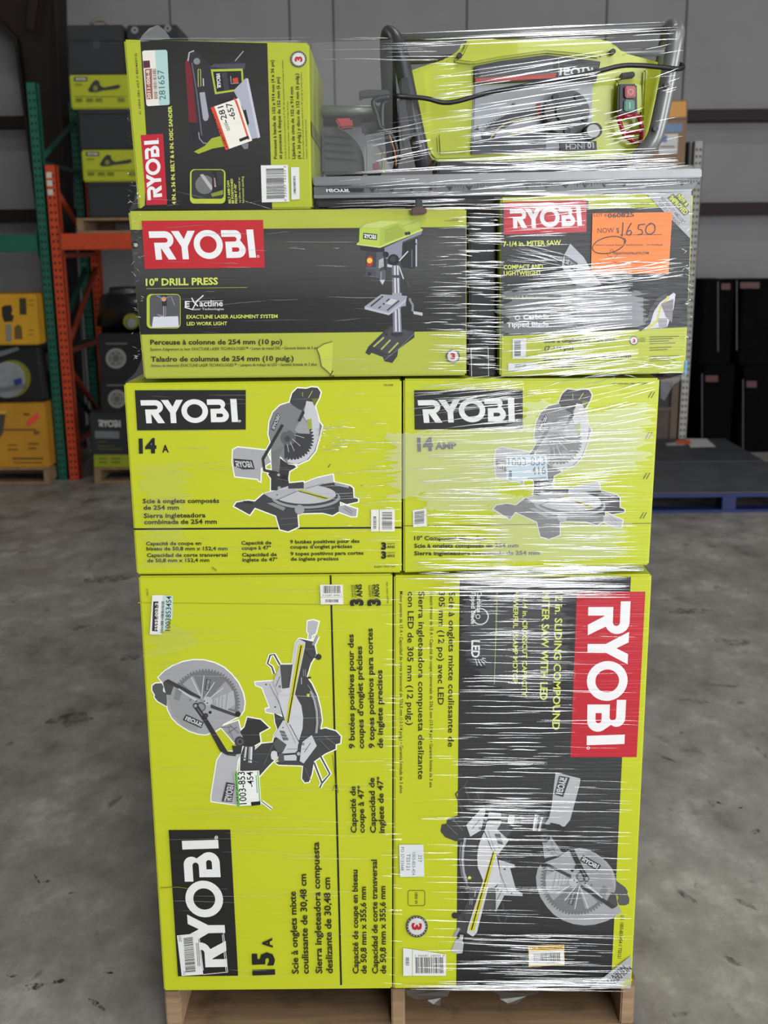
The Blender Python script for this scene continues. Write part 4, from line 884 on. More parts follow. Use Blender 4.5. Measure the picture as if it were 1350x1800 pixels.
f.part('barcode_label#4').poly([(118, 640), (180, 632), (182, 712), (120, 718)], (216, 218, 214), K7); f.bars([(126, 648), (126, 705), (170, 700), (170, 642)], 26, k=K7, seed=44)
f.part('staple')
for x, y in ((1192, 100), (1180, 285), (1170, 470), (1155, 650)):
    for dx in (0, 14): f.stroke([(x + dx, y + 28), (x + dx + 16, y)], 3, (88, 84, 40), K7)
f.build(tE)

# ---- B: drill press carton
DRILL = [
    ('p', DF, [(250, 1530), (500, 1285), (790, 1350), (790, 1420), (600, 1560), (590, 1640), (530, 1720), (440, 1700), (420, 1650), (290, 1600), (260, 1630), (215, 1600)], (52, 52, 56)),
    ('q', DF, [(290, 1520), (520, 1300), (775, 1360), (590, 1560), (480, 1620)], (66, 66, 70)), ('t', DF, [(310, 1530), (432, 1420)], 18, (168, 178, 84)), ('t', DF, [(400, 1562), (508, 1450)], 18, (168, 178, 84)), ('t', DF, [(488, 1600), (600, 1482)], 18, (168, 178, 84)), ('t', DF, [(430, 1690), (600, 1560), (790, 1370)], 6, (120, 120, 128)),
    ('q', DF, arc(585, 1380, 75, 0, 360, 20, 36), (46, 46, 50)), ('c', DF, (460, 1385), 16, (40, 40, 44)),
    ('p', DF, [(525, 575), (610, 575), (640, 1360), (540, 1360)], (132, 132, 146)), ('t', DF, [(560, 580), (575, 1350)], 16, (206, 206, 216)), ('t', DF, [(592, 580), (615, 1350)], 12, (214, 214, 224)), ('t', DF, [(535, 580), (548, 1350)], 8, (84, 84, 94)), ('t', DF, [(578, 580), (597, 1350)], 9, (86, 86, 96)),
    ('q', DF, [(510, 690), (630, 690), (632, 726), (512, 720)], (66, 66, 74)),
    ('p', DF, [(205, 1060), (400, 915), (530, 925), (530, 900), (640, 900), (640, 930), (705, 935), (690, 1000), (690, 1050), (640, 1060), (490, 1160), (210, 1090)], (150, 152, 164)), ('q', DF, [(205, 1060), (490, 1132), (690, 970), (690, 1000), (490, 1160), (208, 1090)], (176, 178, 190)),
    ('t', DF, [(278, 1055), (422, 938)], 18, (58, 58, 64)), ('t', DF, [(470, 1105), (610, 990)], 18, (66, 66, 72)), ('t', DF, [(370, 1080), (398, 1055)], 16, (62, 62, 68)), ('t', DF, [(460, 1000), (498, 968)], 16, (62, 62, 68)), ('c', DF, (430, 1028), 12, (62, 62, 68)), ('q', DF, [(450, 1025), (520, 965), (590, 985), (520, 1040)], (190, 192, 198)),
    ('t', DF, [(735, 960), (740, 990), (770, 1040), (768, 1115)], 26, (128, 130, 138)), ('p', DF, [(775, 1113), (885, 1130), (885, 1167), (780, 1147)], (180, 182, 190)),
    ('p', DF, [(650, 320), (830, 250), (830, 580), (770, 615), (650, 600), (620, 500)], (38, 38, 42)), ('t', DF, [(812, 270), (812, 590)], 18, (176, 176, 184)), ('t', DF, [(760, 330), (760, 600)], 14, (92, 92, 100)),
    ('p', DF, [(440, 370), (880, 170), (870, 212), (650, 300), (640, 480), (600, 505), (450, 500), (440, 415)], (132, 134, 150)),
    ('p', DF, [(150, 350), (430, 375), (440, 415), (330, 420), (160, 395)], (42, 42, 46)),
    ('p', DF, [(235, 410), (360, 420), (445, 430), (430, 560), (380, 640), (365, 730), (220, 690), (215, 620), (235, 560)], (84, 84, 94)), ('q', DF, [(235, 412), (345, 420), (340, 600), (225, 590)], (58, 58, 64)), ('q', DF, [(215, 615), (330, 625), (350, 725), (222, 692)], (72, 72, 80)), ('c', DF, (262, 680), 26, (44, 44, 48)),
    ('q', DF, [(236, 490), (265, 460), (300, 480), (306, 550), (280, 592), (232, 580)], (176, 44, 40)), ('c', DF, (265, 520), 32, (226, 190, 80)),
    ('q', DF, [(375, 512), (425, 490), (432, 590), (370, 612)], (168, 170, 176)), ('t', DF, [(385, 560), (425, 545)], 5, (110, 110, 118)), ('t', DF, [(382, 590), (425, 575)], 5, (110, 110, 118)),
    ('q', DF, [(372, 645), (455, 622), (450, 742), (375, 742)], (90, 90, 98)), ('q', DF, [(380, 745), (446, 745), (415, 806)], (190, 192, 198)), ('t', DF, [(400, 650), (398, 740)], 10, (150, 150, 158)),
    ('c', DF, (545, 510), 66, (30, 30, 34)), ('c', DF, (540, 505), 36, (56, 56, 60)), ('c', DF, (455, 450), 36, (34, 34, 38)), ('t', DF, [(440, 430), (455, 640)], 14, (44, 44, 48)), ('q', DF, [(470, 560), (530, 575), (525, 600), (470, 595)], (186, 188, 196)),
    ('t', DF, [(610, 525), (720, 405)], 14, (196, 196, 204)), ('t', DF, [(715, 410), (800, 310)], 46, (40, 40, 44)), ('t', DF, [(610, 590), (662, 735)], 14, (190, 190, 198)), ('t', DF, [(690, 740), (728, 832)], 24, (66, 66, 72)),
    ('p', DF, [(145, 150), (160, 130), (225, 88), (390, 52), (800, 35), (850, 80), (860, 140), (885, 150), (885, 168), (720, 232), (440, 350), (385, 372), (112, 332), (118, 318), (140, 300)], (164, 180, 72)),
    ('q', DF, [(165, 130), (225, 90), (400, 55), (600, 62), (640, 95), (600, 72), (390, 138)], (186, 198, 110)), ('q', DF, [(160, 142), (388, 142), (382, 350), (140, 312)], (176, 194, 78)), ('q', DF, [(440, 160), (590, 95), (690, 190), (650, 240), (440, 310)], (150, 166, 62)), ('q', DF, [(620, 70), (800, 40), (850, 85), (850, 130), (700, 170)], (172, 188, 86)),
    ('t', DF, [(115, 326), (385, 362), (885, 158)], 20, (192, 204, 112)), ('t', DF, [(640, 120), (820, 60)], 6, (140, 154, 60)), ('c', DF, (695, 205), 20, (40, 40, 40)), ('c', DF, (725, 200), 20, (48, 48, 48)),
    ('q', DF, [(190, 195), (353, 210), (350, 281), (187, 266)], (28, 28, 28)), ('l', DF, [(199, 206), (340, 219), (338, 271), (197, 257)], (226, 226, 226)),
]
YB2 = YS - .012
tB, f = carton('drill press carton with red logo panel and dark band under the sander carton', [(225, 371), (820, 366), (820, 660), (253, 666)], YB2, .46, LIMEO)
zt_, zb_ = P(520, 401, YB2).z, P(520, 585, YB2).z
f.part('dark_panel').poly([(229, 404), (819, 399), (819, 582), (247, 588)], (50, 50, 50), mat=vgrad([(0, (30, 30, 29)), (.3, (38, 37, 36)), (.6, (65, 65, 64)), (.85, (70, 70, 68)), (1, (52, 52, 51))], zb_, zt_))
f.part('product_picture'); picture(f, DRILL, None)
f.part('logo_panel').poly([(185, 143), (985, 137), (995, 452), (205, 460)], (184, 38, 46), K3)
f.part('logo_lettering').logo([(230, 210), (922, 200), (936, 389), (252, 400)], (230, 230, 230), K3)
f.part('headline').text('10" DRILL PRESS', (212, 570), (688, 562), 45, PALE, K3, .03); f.stroke([(215, 590), (880, 582)], 3, (160, 168, 70), K3)
f.text('EXACTLINE LASER ALIGNMENT SYSTEM', (480, 787), (1080, 783), 23, PALE, K3, .02); f.text('LED WORK LIGHT', (482, 832), (748, 830), 23, PALE, K3, .02)
f.part('feature_icon').text('E', (470, 708), (500, 708), 36, (222, 222, 222), K3, .03); f.text('actline', (566, 707), (720, 705), 40, (222, 222, 222), K3, .02); f.text('Laser Technologies', (518, 731), (726, 730), 14, (216, 216, 216), K3, .01)
f.stroke([(468, 712), (520, 728), (548, 672), (592, 634)], 8, (222, 222, 222), K3); f.stroke([(514, 650), (530, 680), (556, 706)], 8, (222, 222, 222), K3); f.stroke([(500, 674), (720, 670)], 3, (222, 222, 222), K3)
rr = lambda x0, y0, x1, y1, r: arc(x1 - r, y0 + r, r, -90, 0, 4) + arc(x1 - r, y1 - r, r, 0, 90, 4) + arc(x0 + r, y1 - r, r, 90, 180, 4) + arc(x0 + r, y0 + r, r, 180, 270, 4)
f.part('detail_picture').poly(rr(218, 625, 442, 852, 30), (176, 188, 60), K3); f.poly(rr(238, 630, 438, 846, 26), (84, 84, 86), K3); f.poly([(262, 775), (425, 772), (430, 842), (252, 846)], (206, 208, 216), K3); f.poly([(314, 632), (352, 632), (350, 705), (320, 705)], (44, 42, 44), K3); f.circ((331, 658), 16, (220, 150, 110), K3); f.stroke([(330, 705), (330, 770)], 5, (170, 170, 176), K3); f.stroke([(343, 705), (343, 770)], 4, (150, 150, 156), K3); f.stroke([(285, 635), (310, 650), (352, 650), (380, 640), (402, 700)], 6, (130, 136, 170), K3); f.stroke([(300, 780), (285, 760), (340, 775)], 6, (150, 150, 156), K3)
f.part('printed_text').text('Perceuse à colonne de 254 mm (10 po)', (242, 958), (1112, 955), 32, TXT, K3, .026); f.text("Système d'alignement au laser EXACTLINE LASER TECHNOLOGIES™ • Lampe de travail DEL • Garantie limitée de 3 ans", (242, 999), (1348, 988), 19, TXT, K3, .004)
f.text('Taladro de columna de 254 mm (10 pulg.)', (246, 1070), (1187, 1064), 32, TXT, K3, .026); f.text('Sistema de alineación EXACTLINE LASER TECHNOLOGIES™ • Lámpara de trabajo de LED • Garantía limitada de 3 años', (248, 1106), (1340, 1097), 19, TXT, K3, .004)
f.text('DP103L', (955, 136), (1000, 134), 8, TXT, K4, 0); f.text('US 1003-281-657', (905, 147), (1000, 144), 8, TXT, K4, 0)
f.part('warranty_badge').badge((960, 1035), 46, K4)
f.part('torn_patch').poly([(65, 985), (110, 955), (170, 938), (166, 1040), (160, 1160), (130, 1130), (95, 1100), (82, 1030)], (186, 196, 72), K4); f.stroke([(168, 938), (110, 955), (65, 985), (82, 1030), (95, 1100), (130, 1130), (160, 1160)], 6, (112, 104, 52), K4); f.stroke([(170, 1130), (150, 1165), (180, 1165)], 8, (70, 60, 40), K4)
f.part('crushed_corner').circ((140, 300), 24, (40, 38, 36), K3, 9); f.circ((148, 303), 14, (170, 160, 150), K3, 7)
f.build(tB)

# narrow black carton wedged between the two
YN = YS + .03
tN, f = carton('narrow black carton wedged between drill press and compact saw cartons', [(824, 378), (872, 374), (872, 660), (825, 664)], YN, .40, (26, 26, 29))
for a_, b_ in (((828, 612), (858, 610)), ((858, 610), (859, 664)), ((828, 612), (829, 664))): f.part('printed_frame').stroke([a_, b_], 1.2, (200, 200, 205))
f.build(tN)

# ---- C: compact mitre saw carton
YC2 = YS - .012
tC, f = carton('compact 7-1/4 inch mitre saw carton with silver corner banner, right end', [(880, 347), (1219, 340), (1205, 656), (878.5, 662)], YC2, .42, (170, 180, 44))
zt_, zb_ = P(1040, 360, YC2).z, P(1040, 580, YC2).z
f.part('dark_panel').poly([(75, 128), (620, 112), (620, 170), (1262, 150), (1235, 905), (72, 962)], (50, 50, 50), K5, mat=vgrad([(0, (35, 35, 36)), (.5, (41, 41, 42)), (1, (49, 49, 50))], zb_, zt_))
f.part('logo_panel').poly([(92, 125), (607, 112), (607, 312), (90, 328)], (180, 36, 48), K5)
f.part('logo_lettering').logo([(128, 168), (572, 152), (578, 276), (132, 290)], (220, 220, 222), K5)
f.part('headline').text('7-1/4 in. MITER SAW', (87, 402), (448, 392), 30, PALE, K5, .026); f.text('COMPACT AND', (90, 545), (335, 540), 27, PALE, K5, .024); f.text('LIGHTWEIGHT', (90, 583), (325, 579), 27, PALE, K5, .024); f.text('Powerful 9 Amp motor', (88, 728), (365, 722), 17, (170, 176, 100), K5, .0); f.text('Carbide', (212, 858), (372, 853), 28, (214, 216, 220), K5, .03); f.text('Tipped Blade', (110, 906), (372, 898), 28, (214, 216, 220), K5, .03); f.ring((176, 848), 16, 10, (200, 202, 206), K5)
f.part('printed_text')
for st, p0, p1 in (('Scie à onglets de 184 mm', (343, 1004), (788, 995)), ('(7-1/4 po)', (345, 1052), (525, 1046)), ('Sierra ingleteadora de 184 mm', (340, 1117), (886, 1096)), ('(7-1/4 pulg.)', (340, 1162), (540, 1154))): f.text(st, p0, p1, 26, TXT, K5, .02)
f.part('small_print')
for i, y in enumerate((962, 976, 990, 1004, 1030, 1044, 1084, 1098, 1112)): f.stroke([(1000, y + 6), (1000 + (185 if i in (0, 6) else 110 + (i * 37) % 60), y)], 5, (96, 102, 24), K5)
for y in (975, 985, 995): f.stroke([(935, y), (975, y)], 4, (96, 102, 24), K5)
f.part('printed_text').text('C- 1003-856-216 // TS1144', (782, 148), (1000, 140), 12, TXT, K5, .01)
f.part('warranty_badge').badge((903, 990), 28, K5)
f.part('barcode_label#5').poly([(145, 978), (232, 974), (228, 1098), (145, 1102)], (206, 208, 208), K5); f.bars([(156, 990), (156, 1090), (196, 1088), (196, 988)], 24, k=K5, seed=51); f.poly([(118, 1132), (300, 1126), (300, 1174), (118, 1178)], (206, 210, 212), K5); f.bars([(160, 1138), (236, 1136), (236, 1160), (160, 1162)], 18, (110, 110, 110), K5, 52)
f.part('corner_banner').poly([(982, 74), (1262, 60), (1252, 352)], (160, 161, 166), K5)
for st, p0, p1, h, c in (('NOUVEAU ET AMÉLIORÉ', (1066, 104), (1208, 262), 22, (70, 72, 78)), ('NUEVO Y MEJORADO', (1050, 132), (1176, 272), 22, (70, 72, 78))): f.text(st, p0, p1, h, c, K5, .01)
f.poly([(1110, 100), (1148, 72), (1250, 190), (1215, 212)], (74, 76, 60), K5); f.text('IMPROVED', (1122, 104), (1222, 206), 30, (196, 206, 60), K5, .03); f.poly([(1160, 88), (1190, 68), (1248, 140), (1226, 160)], (74, 76, 60), K5); f.text('NEW &', (1170, 92), (1228, 152), 28, (196, 206, 60), K5, .03)
f.part('product_picture').poly([(505, 385), (590, 470), (640, 560), (700, 640), (620, 655), (540, 640), (450, 530), (470, 450)], (166, 168, 174), K5); f.poly([(470, 452), (552, 505), (540, 562), (466, 516)], (62, 62, 66), K5); f.text('RYO', (476, 508), (536, 546), 30, (150, 150, 156), K5, .02)
f.poly([(540, 640), (620, 655), (600, 700), (590, 790), (545, 800)], (70, 70, 74), K5); f.poly([(560, 690), (820, 705), (960, 720), (960, 900), (600, 915), (540, 820)], (84, 86, 92), K5); f.poly([(930, 925), (1000, 875), (1040, 770), (1150, 690), (1162, 700), (1150, 790), (1110, 905), (1000, 915)], (196, 196, 204), K5); f.stroke([(935, 920), (990, 880), (1015, 800), (1060, 735), (1110, 700)], 30, (48, 48, 52), K5); f.stroke([(985, 915), (1045, 870), (1070, 780), (1120, 715)], 16, (196, 186, 90), K5); f.poly([(1050, 850), (1110, 850), (1108, 905), (1060, 915)], (150, 146, 156), K5); f.poly([(1070, 760), (1150, 730), (1140, 880), (1100, 840)], (120, 114, 120), K5)
f.part('blue_tape').poly([(1222, 1115), (1238, 1115), (1232, 1195), (1216, 1196)], (60, 132, 176), K5)
f.build(tC)

# ---- A: belt sander carton on top
YA = YS - .006
tA, f = carton('belt and disc sander carton with sideways red logo, top left', [(217, 69), (543, 75), (548, 367), (243, 369)], YA, .46, (168, 178, 46))
zt_, zb_ = P(400, 75, YA).z, P(400, 368, YA).z
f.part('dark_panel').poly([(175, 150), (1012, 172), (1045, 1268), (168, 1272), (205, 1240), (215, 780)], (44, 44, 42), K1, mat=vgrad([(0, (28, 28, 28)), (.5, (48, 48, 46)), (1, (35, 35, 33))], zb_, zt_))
f.part('logo_panel').poly([(178, 778), (325, 770), (352, 1235), (215, 1240)], (184, 34, 52), K1)
f.part('logo_lettering').logo([(222, 1208), (200, 816), (298, 812), (320, 1200)], (228, 228, 228), K1)
f.part('headline').text('4 IN. x 36 IN. BELT & 6 IN. DISC SANDER', (410, 1235), (382, 585), 24, PALE, K1, .026)
for st, p0, p1, h, b in (('BELT ARM CAN', (772, 1228), (760, 1078), 15, .02), ('BE POSITIONED', (793, 1228), (784, 1065), 15, .02), ('FROM 0°-90°', (815, 1228), (808, 1098), 15, .02), ('to allow vertical or', (838, 1225), (832, 1055), 14, .0), ('horizontal sanding', (860, 1225), (855, 1050), 14, .0)): f.text(st, p0, p1, h, PALE, K1, b)
f.part('printed_text')
for st, p0, p1, h, b in (('Ponceuse à bande de 102 x 914 mm (4 x 36 po)', (1077, 935), (1054, 283), 21, .02), ('et ponceuse à disque de 152 mm (6 po)', (1110, 935), (1092, 395), 21, .02), ("Le bras de la courroie se positionne de 0° à 90° afin de permettre le ponçage en position", (1138, 935), (1117, 285), 10, 0), ('horizontale ou verticale • Garantie limitée de 3 ans', (1160, 935), (1150, 555), 10, 0),
    ('Lijadora de cinta de 102 x 914 mm', (1197, 935), (1182, 460), 21, .02), ('(4 x 36 pulg.) y disco de 152 mm (6 pulg.)', (1234, 935), (1217, 372), 21, .02), ('El brazo de la lijadora de banda se puede colocar de 0° a 90° para lijar en sentido vertical u', (1256, 935), (1240, 365), 10, 0), ('horizontal • Garantía limitada de 3 años', (1277, 935), (1270, 675), 10, 0), ('C 1003-281-657 // BD4601G', (182, 640), (152, 240), 14, .004)): f.text(st, p0, p1, h, TXT, K1, b)
f.part('product_picture')
BELT = [('q', K1, [(470, 300), (490, 262), (520, 380), (548, 695), (495, 695)], (112, 34, 44)), ('q', K1, [(495, 235), (540, 222), (640, 320), (830, 285), (870, 400), (800, 480), (740, 780), (600, 860), (530, 870), (500, 700), (548, 695), (520, 400)], (46, 44, 50)), ('q', K1, [(500, 700), (570, 700), (580, 850), (540, 880), (500, 860)], (40, 38, 44)),
    ('t', K1, [(490, 290), (498, 235), (530, 222)], 9, (170, 170, 178)), ('t', K1, [(515, 300), (548, 500), (580, 780)], 7, (100, 100, 112)), ('c', K1, (548, 292), 22, (126, 126, 132)), ('t', K1, [(556, 345), (572, 345), (575, 455), (558, 460), (556, 345)], 5, (176, 184, 70)), ('t', K1, [(590, 405), (592, 455)], 7, (190, 190, 190)),
    ('q', K1, [(565, 498), (600, 495), (627, 655), (620, 680), (600, 686), (588, 670)], (158, 158, 170)), ('t', K1, [(560, 760), (565, 800), (590, 830), (630, 835)], 6, (150, 150, 160)), ('t', K1, [(800, 290), (855, 225)], 6, (160, 160, 166)),
    ('q', K1, [(632, 330), (660, 310), (870, 305), (862, 345)], (74, 70, 86)), ('q', K1, [(640, 345), (850, 340), (860, 480), (668, 510)], (172, 182, 66)), ('q', K1, [(654, 360), (840, 355), (846, 470), (678, 495)], (34, 33, 34)), ('l', K1, [(682, 470), (676, 375), (700, 373), (708, 466)], (220, 220, 220)), ('q', K1, [(710, 365), (745, 365), (762, 480), (728, 486)], (60, 58, 66)), ('q', K1, [(783, 405), (818, 400), (822, 430), (788, 436)], (196, 66, 54)),
    ('t', K1, [(770, 390), (775, 440), (825, 435)], 4, (170, 170, 170)), ('c', K1, (770, 640), 120, (58, 34, 38)), ('c', K1, (770, 640), 105, (40, 34, 38)), ('q', K1, [(790, 485), (868, 405), (966, 792), (905, 806), (880, 740), (850, 600)], (166, 168, 182)), ('q', K1, [(870, 405), (886, 405), (966, 792), (950, 800)], (190, 192, 204)), ('q', K1, [(850, 615), (872, 610), (892, 700), (880, 725), (866, 690)], (30, 30, 32)), ('q', K1, [(838, 840), (888, 830), (886, 868), (860, 872)], (120, 120, 128)),
    ('q', K1, [(528, 888), (600, 850), (645, 800), (700, 785), (745, 790), (750, 850), (650, 868), (560, 902)], (156, 170, 46))]
picture(f, BELT, None)
f.part('detail_picture').poly(rr(503, 1003, 737, 1230, 30), (178, 190, 60), K1); f.poly(rr(513, 1008, 727, 1198, 24), (52, 52, 52), K1); f.circ((600, 1105), 62, (110, 110, 110), K1); f.poly([(568, 1040), (590, 1035), (660, 1130), (640, 1140)], (176, 174, 174), K1); f.poly([(648, 1015), (675, 1012), (690, 1110), (720, 1110), (720, 1150), (650, 1155)], (38, 36, 38), K1); f.poly([(656, 1060), (668, 1060), (676, 1120), (664, 1120)], (150, 150, 160), K1); f.poly([(640, 1165), (720, 1140), (722, 1170), (650, 1185)], (130, 140, 50), K1); f.poly([(655, 1040), (660, 1040), (666, 1110), (660, 1110)], (120, 40, 48), K1)
f.part('warranty_badge').badge((1218, 278), 54, K1, -math.pi / 2)
f.part('inventory_sticker#2').poly([(188, 230), (200, 222), (345, 217), (354, 228), (370, 572), (360, 580), (225, 588), (216, 578)], (222, 218, 208), K1); f.poly([(272, 219), (345, 217), (354, 228), (370, 572), (360, 580), (300, 583)], (168, 200, 196), K1); f.poly([(194, 290), (238, 287), (242, 334), (198, 338)], (86, 44, 52), K1); f.poly([(206, 345), (252, 340), (260, 540), (218, 545)], (150, 96, 82), K1); f.text('2011-006-8', (246, 540), (236, 350), 22, (230, 222, 214), K1); f.bars([(268, 540), (256, 340), (280, 338), (292, 538)], 30, (120, 96, 88), K1, 61); f.text('281657', (344, 545), (330, 348), 42, (66, 96, 96), K1, .0)
f.part('price_sticker').poly([(640, 598), (825, 535), (913, 815), (738, 878)], (230, 226, 214), K1); f.poly([(640, 598), (664, 590), (762, 869), (738, 878)], (206, 74, 44), K1); f.bars([(660, 640), (752, 862), (744, 866), (652, 644)], 20, (40, 30, 28), K1, 71); f.stroke([(806, 548), (890, 808)], 12, (212, 84, 50), K1); f.stroke([(795, 535), (845, 660)], 8, (206, 74, 44), K1)
f.text('0000', (770, 744), (748, 692), 24, (60, 56, 52), K1, 0); f.text('-281', (754, 692), (722, 585), 40, (30, 28, 28), K1, .01); f.text('-657', (808, 672), (776, 562), 40, (30, 28, 28), K1, .01); f.text('1', (893, 800), (886, 782), 64, (30, 28, 28), K1, .02)
f.part('barcode_label#6').poly([(970, 978), (1148, 975), (1157, 1218), (977, 1222)], (220, 220, 218), K1); f.bars([(1004, 1000), (1008, 1204), (1126, 1200), (1120, 998)], 40, k=K1, seed=81); f.text('0 33287 16223 2', (1140, 1215), (1134, 980), 14, TXT, K1, 0); f.poly([(1168, 990), (1222, 990), (1226, 1200), (1172, 1205)], (214, 216, 210), K1); f.bars([(1182, 1050), (1186, 1170), (1202, 1168), (1198, 1048)], 24, k=K1, seed=82)
f.build(tA)

# ---- the orange price note tucked under the film
YO = YC2 - .0035
q = [K5(645, 195), K5(1143, 188), K5(1120, 572), K5(635, 570)]
b0 = P(*q[3], YO)
tO = thing('price_note', (b0.x + .05, YO, b0.z), 'orange paper price note with black handwriting on the compact saw carton', 'sign')
fr = [P(x, y, YO) for x, y in q]
bm = bmesh.new(); add_hull(bm, fr, [v + Vector((0, .0004, 0)) for v in fr]); from_bm('paper', bm, tO, ink((240, 128, 56), .15))
f = Face(YO); BK = (34, 28, 24)
f.part('printed_text').text('LOT #', (653, 217), (735, 216), 20, (60, 40, 26), K5, 0); f.text('NOW $', (676, 318), (812, 316), 31, (50, 36, 26), K5, 0)
f.text('Untested Customer Return  -  New/Retail Ready  -  For Parts/Repair', (660, 398), (1085, 396), 11, (60, 44, 30), K5, .01); f.text('TEXASTOOLPALLETS.COM', (768, 453), (997, 450), 15, (50, 36, 26), K5, .03); f.text('-  Pasadena TX 77504  -  (832) 510-5637', (668, 509), (1022, 507), 12, (60, 44, 30), K5, 0)
f.stroke([(815, 330), (1078, 328)], 3, (70, 48, 30), K5); f.stroke([(648, 541), (985, 541)], 2.5, (110, 66, 36), K5)
f.stroke([(757, 422), (772, 420), (773, 438), (795, 440), (800, 455), (785, 470), (772, 482), (760, 462), (748, 468), (735, 450), (756, 448), (757, 422)], 3, (90, 60, 40), K5)
f.part('handwriting')
hw = lambda pts, w=7: f.stroke([tuple(p) for p in spline(pts, 6)], w, BK, K5)
hw([(835, 252), (833, 300), (828, 340)]); hw([(888, 255), (868, 290), (858, 320), (872, 332), (888, 318), (880, 302), (862, 312)]); hw([(935, 268), (930, 292), (952, 300), (955, 322), (925, 330)]); hw([(930, 268), (975, 262)]); hw([(1015, 258), (985, 275), (978, 310), (1000, 326), (1030, 310), (1034, 275), (1015, 258), (995, 262)])
f.text('060825', (740, 223), (905, 215), 26, BK, K5, .02)
e = [(745 + 100 * math.cos(a) * 1.0 - 22 * math.sin(a) * .4, 393 + 52 * math.sin(a) - 14 * math.cos(a)) for a in [2 * math.pi * i / 36 for i in range(37)]]
f.stroke(e, 6, BK, K5); hw([(838, 350), (852, 362), (846, 384)], 6)
f.build(tO)

# ------------------------------------------------------------------ jobsite table saw lying upside down on top
YT = 2.05
ts = thing('table_saw', (P(890, 340, 2.3).x, 2.33, P(890, 345, YT).z), 'lime green and grey table saw lying upside down on the right of the stack', 'table saw')
SG = plain((118, 119, 120), .38, .55, .08, 20); SG2 = plain((92, 93, 94), .42, .5, .08, 20); SB = plain((30, 31, 33), .45, 0, .15)
YG_ = plain((178, 188, 34), .42, 0, .05, 12, 0, .5, .25); TUBE = plain((128, 130, 129), .34, .35, .08, 25); TUBED = plain((60, 61, 63), .38, .2, .1, 25)
prism('table', [(549, 311), (1234, 296), (1234, 312), (551, 327)], YT, YT + .52, ts, SG, .002)
prism('front_rail', [(551, 328), (1232, 313), (1216, 336), (552, 347)], YT + .006, YT + .05, ts, SG2, .001)
prism('rail_lip', [(551, 343), (1218, 332.5), (1215, 337.5), (552, 349)], YT + .001, YT + .05, ts, SG, .001)
prism('gap_shade_bar', [(556, 350), (872, 346), (872, 358), (556, 364)], YT + .03, YT + .10, ts, SB, .003)  # dark bar added to fill the shadowed gap under the table
f = Face(YT + .006); f.part('rail_label').poly([(200, 1046), (606, 1048), (604, 1092), (202, 1094)], (34, 34, 36), S3)
f.logo([(460, 1090), (205, 1090), (205, 1054), (450, 1056)], (210, 210, 212), S3)
f.part('ruler')
for i in range(118):
    x = 640 + i * 5; t_ = (x - 551) / 681; y = 334.5 - 15 * t_; f.stroke([(x, y - 3), (x, y + (3.5 if i % 5 == 0 else .5))], 1.0, (40, 40, 42))
for i in range(17):
    x = 655 + i * 34; t_ = (x - 551) / 681; y = 336.5 - 15 * t_; f.poly([(x - 5, y - 3), (x + 5, y - 3), (x, y + 4)], (50, 50, 52))
f.parts['ruler']['stuff'] = True
STUFF = STUFF + ('ruler',)
f.build(ts)
# housing
HY = 2.21
HOUSE = [(717, 125.5), (737, 118), (784, 103), (802, 91), (812, 81), (816, 69), (1064, 68), (1080, 76), (1088, 84), (1097, 92), (1135, 102), (1163, 110), (1163, 126), (1148, 202), (1136, 256), (1121, 271), (1101, 279), (764, 284), (755, 275), (745, 253), (729, 182)]
prism('housing', HOUSE, HY, HY + .26, ts, YG_, .006)
prism('housing_rib', [(721, 130), (749, 122), (754, 270), (747, 250), (731, 182)], HY - .012, HY + .01, ts, YG_, .004)
prism('housing_rib', [(1132, 122), (1160, 124), (1146, 200), (1133, 254), (1125, 262), (1128, 200)], HY - .012, HY + .01, ts, YG_, .004)
prism('housing_rib', [(822, 72), (1060, 72), (1074, 84), (1056, 101), (960, 92), (880, 103), (832, 112), (796, 108), (812, 94)], HY - .012, HY + .01, ts, YG_, .004)
prism('pocket', [(768, 236), (824, 230), (824, 268), (770, 272)], HY - .008, HY + .01, ts, YG_, .005)
prism('motor_base', [(770, 278), (1100, 274), (1108, 303), (768, 309)], HY + .01, HY + .24, ts, plain((60, 62, 64), .5), .004)
# centre panel with scale, hand wheel and label
prism('scale_panel', [(833, 150), (1042, 140), (1040, 262), (828, 272)], HY - .006, HY + .01, ts, plain((150, 153, 158), .4, .1, .05), .003)
f = Face(HY - .007); f.step = 6e-5
f.part('scale_print').poly([(830, 880), (920, 790), (1080, 705), (1290, 680), (1310, 740), (1120, 775), (980, 860), (900, 950), (850, 940)], (52, 55, 58), S1)
f.stroke([tuple(p) for p in spline([(840, 920), (870, 950), (920, 900), (980, 830), (1100, 770), (1310, 755)], 5)], 7, (184, 180, 70), S1)
f.stroke([tuple(p) for p in spline([(1350, 850), (1150, 860), (1040, 910), (1050, 970), (1150, 960), (1350, 900)], 5)], 7, (184, 180, 70), S1)
for i in range(22):
    a_ = i / 21; x = 830 + 430 * a_; y = 850 - 190 * a_ ** .55 * 1.02; f.stroke([(x, y), (x + 22 - 18 * a_, y + 34)], 4, (70, 74, 78), S1)
f.poly([(778, 850), (812, 815), (818, 850)], (60, 62, 64), S1); f.text('45', (1075, 660), (1110, 655), 22, (60, 62, 66), S1)
f.poly([(760, 930), (1080, 900), (1350, 850), (1350, 1000), (760, 1040)], (74, 76, 82), S1)
f.part('red_marker').poly([(1270, 640), (1300, 635), (1310, 740), (1280, 745)], (150, 34, 44), S1)
f.part('model_label').poly([(190, 960), (470, 950), (475, 1020), (195, 1030)], (34, 34, 38), S2); f.text('10 INCH', (450, 962), (235, 972), 42, (214, 216, 218), S2, .02)
STUFF = STUFF + ('scale_print',)
f.build(ts)
f = Face(HY - .013); f.step = 8e-5
